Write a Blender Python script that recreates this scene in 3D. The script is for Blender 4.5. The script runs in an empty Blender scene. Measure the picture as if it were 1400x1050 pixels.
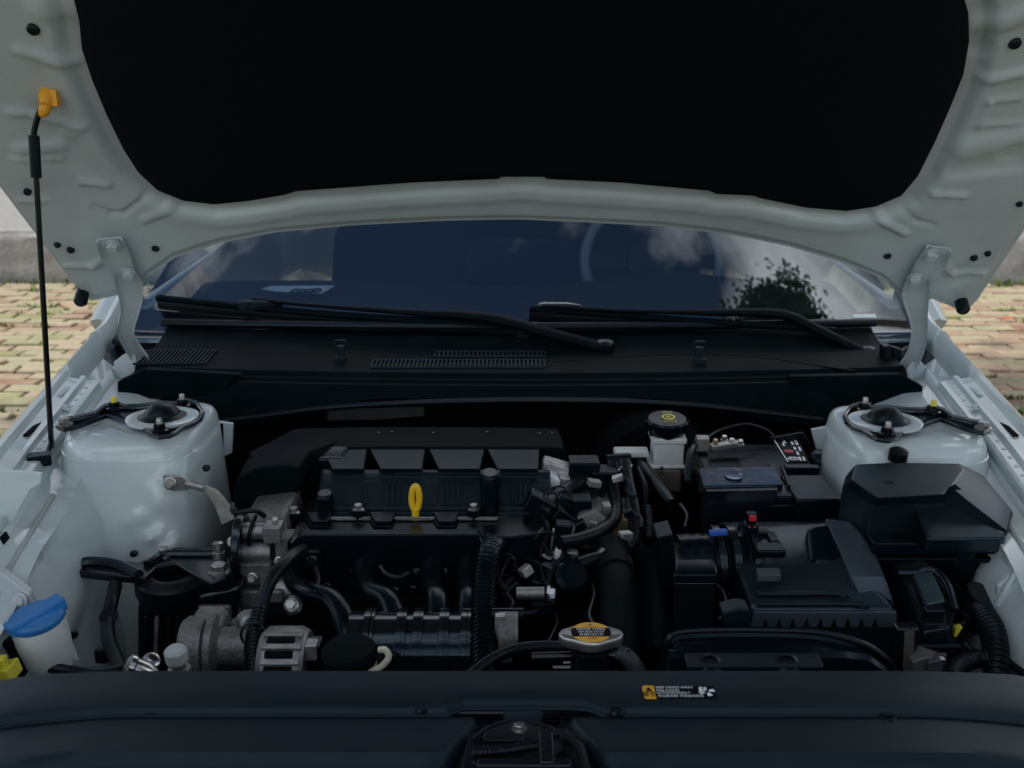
import bpy, bmesh, math, random
from mathutils import Vector, Matrix, noise
V = Vector
R = math.radians
random.seed(7)
scene = bpy.context.scene
col = scene.collection

# ------------------------------------------------------------------ camera
CAM = V((0.0, -1.15, 1.43)); PITCH = R(16.0); F = 1450.0
cd = bpy.data.cameras.new('camera'); cam = bpy.data.objects.new('camera', cd); col.objects.link(cam)
cam.location = CAM; cam.rotation_euler = (R(90) - PITCH, 0, 0)
cd.sensor_width = 36.0; cd.lens = 36.0 * F / 1400.0; cd.clip_start = 0.02; cd.clip_end = 2000
cd.dof.use_dof = True; cd.dof.focus_distance = 1.55; cd.dof.aperture_fstop = 7.5
scene.camera = cam
# ------------------------------------------------------------------ world, sun, exposure
SUN_EL, SUN_AZ = R(54), R(-97)          # azimuth measured from +y (behind the car) towards +x
world = bpy.data.worlds.new('World'); scene.world = world; world.use_nodes = True
wn, wl = world.node_tree.nodes, world.node_tree.links
for n in list(wn): wn.remove(n)
wout = wn.new('ShaderNodeOutputWorld'); bg = wn.new('ShaderNodeBackground')
sky = wn.new('ShaderNodeTexSky'); sky.sky_type = 'NISHITA'; sky.sun_disc = False
sky.sun_elevation = SUN_EL; sky.sun_rotation = SUN_AZ; sky.altitude = 50; sky.dust_density = 0.15; sky.air_density = 1.0; sky.ozone_density = 5.0
bg.inputs['Strength'].default_value = 0.062
tc = wn.new('ShaderNodeTexCoord'); mp = wn.new('ShaderNodeMapping'); mp.inputs['Location'].default_value = (17.43, 4.19, 4.31)
mp.inputs['Scale'].default_value = (1.0, 1.0, 1.7)
nz = wn.new('ShaderNodeTexNoise'); nz.inputs['Scale'].default_value = 1.9; nz.inputs['Detail'].default_value = 9; nz.inputs['Roughness'].default_value = 0.56; nz.inputs['Distortion'].default_value = 0.35
rp = wn.new('ShaderNodeValToRGB'); rp.color_ramp.elements[0].position = 0.475; rp.color_ramp.elements[1].position = 0.65
mx = wn.new('ShaderNodeMixRGB'); mx.inputs['Color2'].default_value = (33.0, 33.8, 35.0, 1)
wl.new(tc.outputs['Generated'], mp.inputs['Vector']); wl.new(mp.outputs[0], nz.inputs['Vector']); wl.new(nz.outputs['Fac'], rp.inputs[0])
wl.new(rp.outputs[0], mx.inputs['Fac']); wl.new(sky.outputs[0], mx.inputs['Color1']); wl.new(mx.outputs[0], bg.inputs['Color']); wl.new(bg.outputs[0], wout.inputs[0])
sd = bpy.data.lights.new('sun', 'SUN'); sd.energy = 5.0; sd.angle = R(0.5); sd.color = (1.0, 0.95, 0.87)
sun = bpy.data.objects.new('sun', sd); col.objects.link(sun); sun.location = (-8, 0, 12)
TOSUN = V((math.cos(SUN_EL)*math.sin(SUN_AZ), math.cos(SUN_EL)*math.cos(SUN_AZ), math.sin(SUN_EL)))
sun.rotation_euler = TOSUN.to_track_quat('Z', 'Y').to_euler()
vs = scene.view_settings; vs.view_transform = 'Standard'; vs.look = 'None'; vs.exposure = -0.03; vs.gamma = 1.0; vs.use_curve_mapping = False
scene.cycles.max_bounces = 8; scene.cycles.transparent_max_bounces = 12; scene.cycles.caustics_reflective = False; scene.cycles.caustics_refractive = False
scene.cycles.use_denoising = True

# ------------------------------------------------------------------ helpers
CP, SP = math.cos(PITCH), math.sin(PITCH)
def ray(px, py):
    a, b = (px - 700) / F, (525 - py) / F
    return V((a, CP + b * SP, -SP + b * CP))
def PY(px, py, y):                       # point of the sight line at distance y into the scene
    d = ray(px, py); return CAM + d * ((y - CAM.y) / d.y)
def PZ(px, py, z):                       # point of the sight line at height z
    d = ray(px, py); return CAM + d * ((z - CAM.z) / d.z)
def PP(px, py, o, n):
    d = ray(px, py); return CAM + d * ((o - CAM).dot(n) / d.dot(n))
def proj(p):
    r = p - CAM; dep = r.y * CP - r.z * SP; up = r.y * SP + r.z * CP
    return (700 + F * r.x / dep, 525 - F * up / dep, dep)
def S(y, z=0.8): return F / ((y - CAM.y) * CP - (z - CAM.z) * SP)   # pixels per metre there
def lerp(a, b, t): return a + (b - a) * t
def interp(tab, x):
    if x <= tab[0][0]: return tab[0][1]
    for (x0, y0), (x1, y1) in zip(tab, tab[1:]):
        if x <= x1: return y0 + (y1 - y0) * (x - x0) / (x1 - x0)
    return tab[-1][1]
def sstep(a, b, x):
    t = min(1, max(0, (x - a) / (b - a))); return t * t * (3 - 2 * t)
def crom(pts, k=8):
    """Catmull-Rom through the points, k samples a span."""
    P = [V(p) for p in pts]; P = [P[0] * 2 - P[1]] + P + [P[-1] * 2 - P[-2]]; out = []
    for i in range(1, len(P) - 2):
        a, b, c, d = P[i-1:i+3]
        for j in range(k):
            t = j / k
            out.append(0.5 * ((2*b) + (c-a)*t + (2*a-5*b+4*c-d)*t*t + (3*b-a-3*c+d)*t**3))
    out.append(P[-2].copy()); return out
def resample(path, step):
    L = [0]
    for a, b in zip(path, path[1:]): L.append(L[-1] + (b - a).length)
    n = max(2, int(L[-1] / step)); out = []; j = 0
    for i in range(n + 1):
        s = L[-1] * i / n
        while j < len(L) - 2 and L[j+1] < s: j += 1
        t = (s - L[j]) / max(1e-9, L[j+1] - L[j]); out.append(path[j].lerp(path[j+1], min(1, t)))
    return out
def frame(axis, hint=None):
    z = V(axis).normalized(); h = V(hint) if hint is not None else (V((0, 0, 1)) if abs(z.z) < 0.9 else V((0, 1, 0)))
    x = (h - z * h.dot(z)).normalized(); y = z.cross(x); return x, y, z

class MB:
    def __init__(s): s.v = []; s.f = []
    def add(s, vs, fs):
        k = len(s.v); s.v += [V(v) for v in vs]; s.f += [tuple(i + k for i in f) for f in fs]; return s
    def box(s, c, sz, M=None):
        M = M or Matrix.Identity(3); c = V(c); h = V(sz) / 2
        vs = [c + M @ V((sx*h.x, sy*h.y, sz_*h.z)) for sx in (-1, 1) for sy in (-1, 1) for sz_ in (-1, 1)]
        return s.add(vs, [(0,1,3,2), (4,6,7,5), (0,4,5,1), (2,3,7,6), (0,2,6,4), (1,5,7,3)])
    def box2(s, a, b):
        a, b = V(a), V(b); return s.box((a + b) / 2, [abs(b[i] - a[i]) for i in range(3)])
    def bar(s, a, b, w, h, hint=None):
        a, b = V(a), V(b); x, y, z = frame(b - a, hint)
        r = [(-1, -1), (1, -1), (1, 1), (-1, 1)]
        return s.loft([[p + y * (i*w/2) + x * (j*h/2) for i, j in r] for p in (a, b)])
    def prism(s, pts, vec):
        pts = [V(p) for p in pts]; return s.loft([pts, [p + V(vec) for p in pts]])
    def loft(s, rings, closed=True, cap=True):
        n = len(rings[0]); vs = [p for r in rings for p in r]; fs = []
        for i in range(len(rings) - 1):
            for j in range(n if closed else n - 1):
                k = (j + 1) % n; fs.append((i*n+j, i*n+k, (i+1)*n+k, (i+1)*n+j))
        if cap and closed:
            fs.append(tuple(reversed(range(n)))); fs.append(tuple(range((len(rings)-1)*n, len(rings)*n)))
        return s.add(vs, fs)
    def tube(s, path, r, n=10, cap=True, k=6, flat=1.0, hint=None, raw=False):
        path = [V(p) for p in path]
        if len(path) > 2 and not raw: path = crom(path, k)
        rings = []; x = None
        for i, p in enumerate(path):
            t = (path[min(i+1, len(path)-1)] - path[max(i-1, 0)]).normalized()
            if x is None: x, y, _ = frame(t, hint)
            else:
                x = (x - t * x.dot(t)).normalized(); y = t.cross(x)
            rr = r(i / (len(path)-1)) if callable(r) else r
            rings.append([p + x * (rr*flat*math.cos(2*math.pi*j/n)) + y * (rr*math.sin(2*math.pi*j/n)) for j in range(n)])
        return s.loft(rings, True, cap)
    def hose(s, path, r, pitch=0.006, amp=0.12, n=14):
        """corrugated conduit"""
        q = resample(crom(path, 14), pitch / 4); m = len(q) - 1
        return s.tube(q, lambda t: r * (1 - amp * (1 if int(round(t*m)) % 4 in (0, 1) else 0)), n, raw=True)
    def cyl(s, a, b, r, r2=None, n=20):
        return s.tube([a, b], (lambda t: r + (r2 - r) * t) if r2 is not None else r, n)
    def lathe(s, prof, o, axis=(0, 0, 1), n=28, sx=1.0, sy=1.0, hint=None, cap=True):
        x, y, z = frame(axis, hint); o = V(o)
        return s.loft([[o + z*h + x*(r*sx*math.cos(2*math.pi*j/n)) + y*(r*sy*math.sin(2*math.pi*j/n)) for j in range(n)] for r, h in prof], True, cap)
    def ring(s, path, r, n=8):                 # closed tube
        path = [V(p) for p in path]; m = len(path); rings = []; x = None
        for i, p in enumerate(path):
            t = (path[(i+1) % m] - path[i-1]).normalized()
            if x is None: x, y, _ = frame(t)
            else: x = (x - t*x.dot(t)).normalized(); y = t.cross(x)
            rings.append([p + x*(r*math.cos(2*math.pi*j/n)) + y*(r*math.sin(2*math.pi*j/n)) for j in range(n)])
        rings.append(rings[0]); return s.loft(rings, True, False)
    def grid(s, fn, nu, nv):
        return s.add([fn(i/nu, j/nv) for i in range(nu+1) for j in range(nv+1)],
                     [(i*(nv+1)+j, (i+1)*(nv+1)+j, (i+1)*(nv+1)+j+1, i*(nv+1)+j+1) for i in range(nu) for j in range(nv)])
    def mesh(s, name, smooth=35, recalc=True):
        me = bpy.data.meshes.new(name); me.from_pydata([tuple(v) for v in s.v], [], s.f)
        if recalc:
            bm = bmesh.new(); bm.from_mesh(me); bmesh.ops.remove_doubles(bm, verts=bm.verts, dist=1e-6); bmesh.ops.recalc_face_normals(bm, faces=bm.faces); bm.to_mesh(me); bm.free()
        if smooth:
            me.polygons.foreach_set('use_smooth', [True] * len(me.polygons)); me.set_sharp_from_angle(angle=R(smooth))
        return me
    def build(s, name, mat, parent=None, bevel=0, seg=2, smooth=35, solid=0, sub=0, label=None, stuff=False, off=0):
        me = s.mesh(name, smooth); me.materials.append(M[mat] if isinstance(mat, str) else mat)
        o = bpy.data.objects.new(name, me); col.objects.link(o)
        if parent is not None: o.parent = parent
        if solid:
            m = o.modifiers.new('solid', 'SOLIDIFY'); m.thickness = solid; m.offset = off
        if bevel:
            m = o.modifiers.new('bevel', 'BEVEL'); m.width = bevel; m.segments = seg; m.limit_method = 'ANGLE'; m.angle_limit = R(28); m.harden_normals = True
        if sub:
            m = o.modifiers.new('sub', 'SUBSURF'); m.levels = sub; m.render_levels = sub
        if label: o['label'] = label
        if stuff: o['kind'] = 'stuff'
        return o
def tag(o, label, cat, group=None, kind=None):
    if label: o['label'] = label
    if cat: o['category'] = cat
    if group: o['group'] = group
    if kind: o['kind'] = kind
    return o
def empty(name, loc=(0, 0, 0)):
    o = bpy.data.objects.new(name, None); col.objects.link(o); o.location = loc; o.empty_display_size = 0.1; return o
def textmesh(body, size, align='CENTER'):
    cu = bpy.data.curves.new('t', 'FONT'); cu.body = body; cu.size = size; cu.align_x = align; cu.align_y = 'CENTER'; cu.resolution_u = 2
    ob = bpy.data.objects.new('t', cu); col.objects.link(ob); dg = bpy.context.evaluated_depsgraph_get()
    me = bpy.data.meshes.new_from_object(ob.evaluated_get(dg)); r = ([v.co.copy() for v in me.vertices], [tuple(p.vertices) for p in me.polygons])
    bpy.data.objects.remove(ob); bpy.data.curves.remove(cu); bpy.data.meshes.remove(me); return r
def put_text(mb, body, size, o, xd, yd, align='CENTER', sx=1.0, sy=1.0):
    vs, fs = textmesh(body, size, align); xd, yd = V(xd).normalized(), V(yd).normalized()
    mb.add([V(o) + xd * (v.x*sx) + yd * (v.y*sy) for v in vs], fs)

# ------------------------------------------------------------------ materials
M = {}
def mat(name, base, rough=0.5, metal=0.0, coat=0.0, spec=0.5, bump=0.0, bscale=300, vary=0.0, vscale=8, vcol=None, trans=0, alpha=1, emit=0, coat_rough=0.05, rvary=0.0, dust=0.0, sheen=0):
    m = bpy.data.materials.new(name); m.use_nodes = True; nt = m.node_tree; b = nt.nodes['Principled BSDF']
    b.inputs['Base Color'].default_value = (*base, 1); b.inputs['Roughness'].default_value = rough; b.inputs['Metallic'].default_value = metal
    b.inputs['Coat Weight'].default_value = coat; b.inputs['Coat Roughness'].default_value = coat_rough; b.inputs['Specular IOR Level'].default_value = spec
    b.inputs['Transmission Weight'].default_value = trans
    if name.startswith(('plastic', 'rubber', 'metal_black')): b.inputs['Specular Tint'].default_value = (0.62, 0.84, 1.0, 1)  # sky-blue cast put into the reflections of black parts
    if sheen: b.inputs['Sheen Weight'].default_value = sheen
    tcn = nt.nodes.new('ShaderNodeTexCoord'); L = nt.links
    if vary or rvary or dust:
        n = nt.nodes.new('ShaderNodeTexNoise'); n.inputs['Scale'].default_value = vscale; n.inputs['Detail'].default_value = 6; n.inputs['Roughness'].default_value = 0.65
        L.new(tcn.outputs['Object'], n.inputs['Vector'])
        r = nt.nodes.new('ShaderNodeValToRGB'); r.color_ramp.elements[0].position = 0.36; r.color_ramp.elements[1].position = 0.68; L.new(n.outputs['Fac'], r.inputs[0])
        if vary:
            x = nt.nodes.new('ShaderNodeMixRGB'); x.inputs['Color1'].default_value = (*base, 1)
            c2 = vcol or tuple(c * (1 - vary) for c in base); x.inputs['Color2'].default_value = (*c2, 1)
            mu = nt.nodes.new('ShaderNodeMath'); mu.operation = 'MULTIPLY'; mu.inputs[1].default_value = vary if vcol else 1.0
            L.new(r.outputs[0], mu.inputs[0]); L.new(mu.outputs[0], x.inputs['Fac']); last = x.outputs[0]
        else: last = None
        if dust:   # dust that has settled on faces turned up
            g = nt.nodes.new('ShaderNodeNewGeometry'); sx = nt.nodes.new('ShaderNodeSeparateXYZ'); L.new(g.outputs['Normal'], sx.inputs[0])
            mr = nt.nodes.new('ShaderNodeMapRange'); mr.inputs[1].default_value = 0.3; mr.inputs[2].default_value = 1.0; L.new(sx.outputs['Z'], mr.inputs[0])
            n2 = nt.nodes.new('ShaderNodeTexNoise'); n2.inputs['Scale'].default_value = 26; n2.inputs['Detail'].default_value = 8; L.new(tcn.outputs['Object'], n2.inputs['Vector'])
            m1 = nt.nodes.new('ShaderNodeMath'); m1.operation = 'MULTIPLY'; L.new(mr.outputs[0], m1.inputs[0]); L.new(n2.outputs['Fac'], m1.inputs[1])
            m2 = nt.nodes.new('ShaderNodeMath'); m2.operation = 'MULTIPLY'; m2.inputs[1].default_value = dust; L.new(m1.outputs[0], m2.inputs[0])
            x2 = nt.nodes.new('ShaderNodeMixRGB'); x2.inputs['Color2'].default_value = (0.23, 0.21, 0.18, 1); x2.inputs['Color1'].default_value = (*base, 1)
            if last is not None: L.new(last, x2.inputs['Color1'])
            L.new(m2.outputs[0], x2.inputs['Fac']); last = x2.outputs[0]
        if last is not None: L.new(last, b.inputs['Base Color'])
        if rvary:
            mr = nt.nodes.new('ShaderNodeMapRange'); mr.inputs[3].default_value = max(0.02, rough - rvary); mr.inputs[4].default_value = min(1, rough + rvary)
            L.new(n.outputs['Fac'], mr.inputs[0]); L.new(mr.outputs[0], b.inputs['Roughness'])
    if bump:
        n = nt.nodes.new('ShaderNodeTexNoise'); n.inputs['Scale'].default_value = bscale; n.inputs['Detail'].default_value = 3; L.new(tcn.outputs['Object'], n.inputs['Vector'])
        bp = nt.nodes.new('ShaderNodeBump'); bp.inputs['Strength'].default_value = bump; bp.inputs['Distance'].default_value = 0.002
        L.new(n.outputs['Fac'], bp.inputs['Height']); L.new(bp.outputs[0], b.inputs['Normal'])
    M[name] = m; return m
mat('paint', (0.585, 0.675, 0.675), 0.45, coat=1.0, coat_rough=0.035, vary=0.14, vscale=6, rvary=0.08, dust=0.16)
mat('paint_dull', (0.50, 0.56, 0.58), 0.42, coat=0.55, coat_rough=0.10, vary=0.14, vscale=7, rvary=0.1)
mat('sealer', (0.42, 0.46, 0.45), 0.6, vary=0.2, vscale=40)
mat('plastic', (0.0016, 0.0050, 0.0075), 0.21, spec=0.2, bump=0.07, bscale=900, vary=0.25, vscale=12, rvary=0.10, dust=0.012)
mat('plastic_grain', (0.0028, 0.0068, 0.0085), 0.46, spec=0.03, bump=0.25, bscale=1300, vary=0.3, vscale=14, rvary=0.1, dust=0.015)
mat('plastic_gloss', (0.004, 0.006, 0.009), 0.09, spec=0.42, vary=0.2, vscale=15, rvary=0.08, dust=0.06)
mat('plastic_panel', (0.0060, 0.0140, 0.0200), 0.36, spec=0.2, bump=0.2, bscale=1100, vary=0.25, vscale=6, rvary=0.1, dust=0.05)
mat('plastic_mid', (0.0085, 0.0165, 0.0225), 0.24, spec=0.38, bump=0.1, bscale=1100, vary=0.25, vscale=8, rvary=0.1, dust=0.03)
mat('plastic_skylit', (0.040, 0.054, 0.068), 0.26, spec=0.45, bump=0.12, bscale=1100, vary=0.2, vscale=8, rvary=0.1, dust=0.04)  # paler copy of the black plastic, sky sheen carried in its colour
mat('metal_black', (0.004, 0.005, 0.007), 0.24, spec=0.35, coat=0.25, vary=0.2, rvary=0.1, dust=0.03)
mat('rubber', (0.0035, 0.005, 0.006), 0.34, spec=0.26, bump=0.12, bscale=400, vary=0.3, vscale=25, rvary=0.1, dust=0.04)
mat('dark', (0.003, 0.003, 0.004), 0.8, spec=0.1)
mat('alu', (0.34, 0.35, 0.345), 0.45, metal=0.85, bump=0.5, bscale=420, vary=0.45, vscale=30, rvary=0.12)
mat('alu_rough', (0.23, 0.235, 0.225), 0.6, metal=0.7, bump=0.8, bscale=260, vary=0.5, vscale=45, rvary=0.12)
mat('zinc', (0.46, 0.46, 0.44), 0.35, metal=0.9, vary=0.4, vscale=80, rvary=0.15)
mat('steel', (0.62, 0.62, 0.60), 0.22, metal=1.0, vary=0.3, vscale=60, rvary=0.1)
mat('brass', (0.42, 0.33, 0.19), 0.45, metal=0.8, vary=0.4, vscale=60)
mat('yellow', (0.80, 0.50, 0.015), 0.4, vary=0.12, vscale=40)
mat('yellow_print', (0.72, 0.66, 0.05), 0.5)
mat('amber', (0.80, 0.36, 0.02), 0.42, vary=0.12, vscale=40)
mat('label_yellow', (0.78, 0.40, 0.03), 0.4, vary=0.15, vscale=60)
mat('blue', (0.018, 0.17, 0.46), 0.36, vary=0.2, vscale=25, bump=0.15, bscale=500)
mat('blue_tab', (0.01, 0.07, 0.35), 0.4)
mat('red', (0.42, 0.012, 0.025), 0.4)
mat('white_print', (0.82, 0.84, 0.85), 0.5)
mat('black_print', (0.004, 0.005, 0.008), 0.6, spec=0.08)
mat('translucent', (0.60, 0.64, 0.62), 0.42, vary=0.2, vscale=14, spec=0.4)
mat('translucent_dark', (0.16, 0.14, 0.11), 0.4, vary=0.3, vscale=14)
mat('pad', (0.0040, 0.0048, 0.0085), 0.95, bump=0.8, bscale=350, spec=0.1)
mat('olive', (0.10, 0.10, 0.03), 0.6, vary=0.5, vscale=120)
mat('wax', (0.62, 0.60, 0.45), 0.5, vary=0.2, vscale=30)
mat('strap', (0.45, 0.43, 0.38), 0.5, metal=0.6, bump=0.9, bscale=900, vary=0.4, vscale=90)
mat('foil', (0.5, 0.5, 0.5), 0.4, metal=0.7, bump=0.8, bscale=120, vary=0.5, vscale=50)
mat('paper', (0.80, 0.82, 0.84), 0.7)
mat('interior', (0.005, 0.006, 0.008), 0.7, bump=0.3, bscale=500)
mat('interior_light', (0.16, 0.16, 0.16), 0.8)
def glass_mat(name, tint, ior=1.5):
    m = bpy.data.materials.new(name); m.use_nodes = True; nt = m.node_tree
    for n in list(nt.nodes): nt.nodes.remove(n)
    o = nt.nodes.new('ShaderNodeOutputMaterial'); mx = nt.nodes.new('ShaderNodeMixShader'); lw = nt.nodes.new('ShaderNodeLayerWeight'); lw.inputs[0].default_value = 0.5
    pw = nt.nodes.new('ShaderNodeMath'); pw.operation = 'POWER'; pw.inputs[1].default_value = 5.0; nt.links.new(lw.outputs['Facing'], pw.inputs[0])
    fr = nt.nodes.new('ShaderNodeMath'); fr.operation = 'MULTIPLY_ADD'; r0 = ((ior - 1) / (ior + 1))**2; fr.inputs[1].default_value = 1 - r0; fr.inputs[2].default_value = r0; nt.links.new(pw.outputs[0], fr.inputs[0])
    t = nt.nodes.new('ShaderNodeBsdfTransparent'); t.inputs[0].default_value = (*tint, 1); g = nt.nodes.new('ShaderNodeBsdfGlossy'); g.inputs['Roughness'].default_value = 0.0; g.inputs['Color'].default_value = (1, 1, 1, 1)
    L = nt.links; L.new(fr.outputs[0], mx.inputs[0]); L.new(t.outputs[0], mx.inputs[1]); L.new(g.outputs[0], mx.inputs[2]); L.new(mx.outputs[0], o.inputs[0]); M[name] = m
glass_mat('glass', (0.72, 0.80, 0.84), 1.95)
glass_mat('glass_dark', (0.05, 0.06, 0.065), 1.5)
glass_mat('film', (0.90, 0.94, 1.0), 1.35)

# shared fasteners
def hexmesh(r, h, flange=1.35, n=6):
    b = MB(); b.lathe([(r*flange, 0), (r*flange, h*0.2), (r*1.05, h*0.3)], (0, 0, 0), n=18)
    b.lathe([(r, h*0.25), (r, h*0.9), (r*0.86, h)], (0, 0, 0), n=n); return b.mesh('bolt', 25)
BOLT = {}
def bolt(parent, loc, axis=(0, 0, 1), r=0.007, h=0.008, m='zinc', name='bolt'):
    key = (round(r, 4), round(h, 4), m)
    if key not in BOLT:
        BOLT[key] = hexmesh(r, h); BOLT[key].materials.append(M[m])
    o = bpy.data.objects.new(name, BOLT[key]); col.objects.link(o); o.parent = parent; o.location = loc
    o.rotation_mode = 'QUATERNION'; o.rotation_quaternion = V(axis).to_track_quat('Z', 'Y') @ Matrix.Rotation(random.random()*3, 3, 'Z').to_quaternion(); return o
# ================================================================== SETTING
def noise_mat(name, cols, scale, rough=0.9, bump=0.4, bscale=60, rnd=False):
    m = bpy.data.materials.new(name); m.use_nodes = True; nt = m.node_tree; b = nt.nodes['Principled BSDF']; L = nt.links
    b.inputs['Roughness'].default_value = rough; b.inputs['Specular IOR Level'].default_value = 0.25
    t = nt.nodes.new('ShaderNodeTexCoord'); g = nt.nodes.new('ShaderNodeNewGeometry')
    n = nt.nodes.new('ShaderNodeTexNoise'); n.inputs['Scale'].default_value = scale; n.inputs['Detail'].default_value = 8; n.inputs['Roughness'].default_value = 0.65
    L.new(g.outputs['Position'], n.inputs['Vector']); r = nt.nodes.new('ShaderNodeValToRGB'); cr = r.color_ramp
    while len(cr.elements) < len(cols): cr.elements.new(0.5)
    for i, (p, c) in enumerate(cols): cr.elements[i].position = p; cr.elements[i].color = (*c, 1)
    if rnd:
        oi = nt.nodes.new('ShaderNodeObjectInfo'); a = nt.nodes.new('ShaderNodeMath'); a.operation = 'ADD'; L.new(oi.outputs['Random'], a.inputs[0]); L.new(g.outputs['Random Per Island'], a.inputs[1])
        fr = nt.nodes.new('ShaderNodeMath'); fr.operation = 'FRACT'; L.new(a.outputs[0], fr.inputs[0])
        mr = nt.nodes.new('ShaderNodeMapRange'); mr.inputs[3].default_value = -0.22; mr.inputs[4].default_value = 0.22; L.new(fr.outputs[0], mr.inputs[0])
        ad = nt.nodes.new('ShaderNodeMath'); ad.operation = 'ADD'; L.new(n.outputs['Fac'], ad.inputs[0]); L.new(mr.outputs[0], ad.inputs[1]); L.new(ad.outputs[0], r.inputs[0])
    else: L.new(n.outputs['Fac'], r.inputs[0])
    last = r.outputs[0]
    n2 = nt.nodes.new('ShaderNodeTexNoise'); n2.inputs['Scale'].default_value = bscale; n2.inputs['Detail'].default_value = 6; L.new(g.outputs['Position'], n2.inputs['Vector'])
    mm = nt.nodes.new('ShaderNodeMixRGB'); mm.blend_type = 'MULTIPLY'; mm.inputs[0].default_value = 0.45; L.new(last, mm.inputs[1]); L.new(n2.outputs['Color'], mm.inputs[2])
    hs = nt.nodes.new('ShaderNodeMapRange'); hs.inputs[3].default_value = 0.55; hs.inputs[4].default_value = 1.35; L.new(n2.outputs['Fac'], hs.inputs[0]); L.new(hs.outputs[0], mm.inputs[2])
    L.new(mm.outputs[0], b.inputs['Base Color'])
    bp = nt.nodes.new('ShaderNodeBump'); bp.inputs['Strength'].default_value = bump; bp.inputs['Distance'].default_value = 0.01; L.new(n2.outputs['Fac'], bp.inputs['Height']); L.new(bp.outputs[0], b.inputs['Normal'])
    M[name] = m
noise_mat('soil', [(0.3, (0.09, 0.09, 0.035)), (0.5, (0.15, 0.15, 0.06)), (0.68, (0.13, 0.17, 0.03))], 3.0, bump=0.6)
noise_mat('brick', [(0.14, (0.24, 0.13, 0.09)), (0.30, (0.31, 0.22, 0.16)), (0.5, (0.38, 0.32, 0.23)), (0.68, (0.33, 0.31, 0.20)), (0.86, (0.20, 0.22, 0.07))], 1.5, rnd=True, bump=0.8, bscale=30)
noise_mat('render_white', [(0.3, (0.74, 0.75, 0.74)), (0.7, (0.80, 0.81, 0.80))], 2.2, bump=0.15)
noise_mat('render_grey', [(0.25, (0.22, 0.22, 0.21)), (0.5, (0.36, 0.36, 0.35)), (0.75, (0.30, 0.26, 0.21))], 3.2, bump=0.5, bscale=30)
noise_mat('grass', [(0.3, (0.05, 0.10, 0.015)), (0.7, (0.13, 0.17, 0.03))], 9, bump=0.0)
noise_mat('bark', [(0.3, (0.06, 0.045, 0.03)), (0.7, (0.14, 0.11, 0.08))], 14, bump=0.9, bscale=30)
noise_mat('leaf', [(0.3, (0.030, 0.065, 0.012)), (0.7, (0.065, 0.11, 0.025))], 3, bump=0.0, rough=0.6)

b = MB(); b.grid(lambda u, v: V((lerp(-60, 60, u), lerp(-60, 60, v), 0.0)), 4, 4)
g = b.build('ground', 'soil', smooth=0); tag(g, 'mossy soil showing between the paving bricks', None, None, 'structure')
# brick paving: a running bond, joints recessed to the soil
pave = empty('pavement', (0, 0, 0)); tag(pave, 'weathered brick paving with mossy joints around the car', None, None, 'structure')
BW, BD, BH, J = 0.225, 0.112, 0.045, 0.013
def brick_mesh(seed):
    rnd = random.Random(seed); b = MB(); hx, hy = BW/2 - J/2, BD/2 - J/2; e = 0.006
    def ringz(k, z): return [V((sx*(hx-k) + rnd.uniform(-.002, .002), sy*(hy-k) + rnd.uniform(-.002, .002), z + rnd.uniform(-.0015, .0015))) for sx, sy in ((-1,-1), (1,-1), (1,1), (-1,1))]
    b.loft([ringz(0, 0.002), ringz(0, BH - e), ringz(e, BH)]); return b
BM = [brick_mesh(i) for i in range(6)]; BMESH = [x.mesh('brick', 0) for x in BM]
for x in BMESH: x.materials.append(M['brick'])
def in_view(p):
    px, py, d = proj(p)
    if d < 0.5 or not (-12 < px < 1412 and 385 < py < 640): return 0
    lf = 160 + (py - 430) * -0.93 if py > 420 else 175
    rf = 1265 + (py - 430) * 0.85 if py > 420 else 1235
    return 1 if px < lf + 10 or px > rf - 10 else 0
near, rest = [], []
for j in range(int(-3.0 / BD), int(6.35 / BD)):
    for i in range(-36, 37):
        rnd = random.Random(j * 977 + i)
        p = V(((i + 0.5 * (j % 2)) * BW + rnd.uniform(-.004, .004) + 0.012*math.sin(j*1.3), j * BD + 0.05 + 0.010*math.sin(i*.7), rnd.uniform(-.010, .006)))
        if abs(p.x) > 8 or p.y > 6.28: continue
        (near if in_view(p) else rest).append((p, rnd))
near.sort(key=lambda q: q[0].y); rest += near[300:]; near = near[:300]
for p, rnd in near:
    o = bpy.data.objects.new('brick', BMESH[rnd.randrange(6)]); col.objects.link(o); o.parent = pave; o.location = p; o.rotation_euler = (rnd.uniform(-.02, .02), rnd.uniform(-.012, .012), rnd.uniform(-.02, .02))
b = MB()
for p, rnd in rest:
    q = BM[rnd.randrange(6)]; b.add([v + p for v in q.v], q.f)
me = bpy.data.meshes.new('brick_mass'); me.from_pydata([tuple(v) for v in b.v], [], b.f); me.materials.append(M['brick'])
o = bpy.data.objects.new('brick_mass', me); col.objects.link(o); o.parent = pave; o['kind'] = 'stuff'
# boundary wall
WY = 6.33
wallt = empty('boundary_wall', (0, WY, 0)); tag(wallt, 'white rendered wall with a stained grey plinth behind the car', 'wall')
b = MB(); b.grid(lambda u, v: V((lerp(-9, 9, u), 0.03 + 0.006*noise.noise(V((u*60, v*9, 1))), lerp(0.40, 2.6, v))), 90, 12); b.box2((-9, 0.05, 0.40), (9, 0.25, 2.6)); o = b.build('wall', 'render_white', wallt); 
b = MB(); b.grid(lambda u, v: V((lerp(-9, 9, u), 0.0 + 0.012*noise.noise(V((u*70, v*5, 4))) + (0.03 if v > 0.99 else 0), lerp(-0.02, 0.405 + 0.01*noise.noise(V((u*30, 0, 0))), v))), 160, 10); b.box2((-9, 0.02, -0.02), (9, 0.25, 0.40)); b.build('plinth', 'render_grey', wallt)
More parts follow.
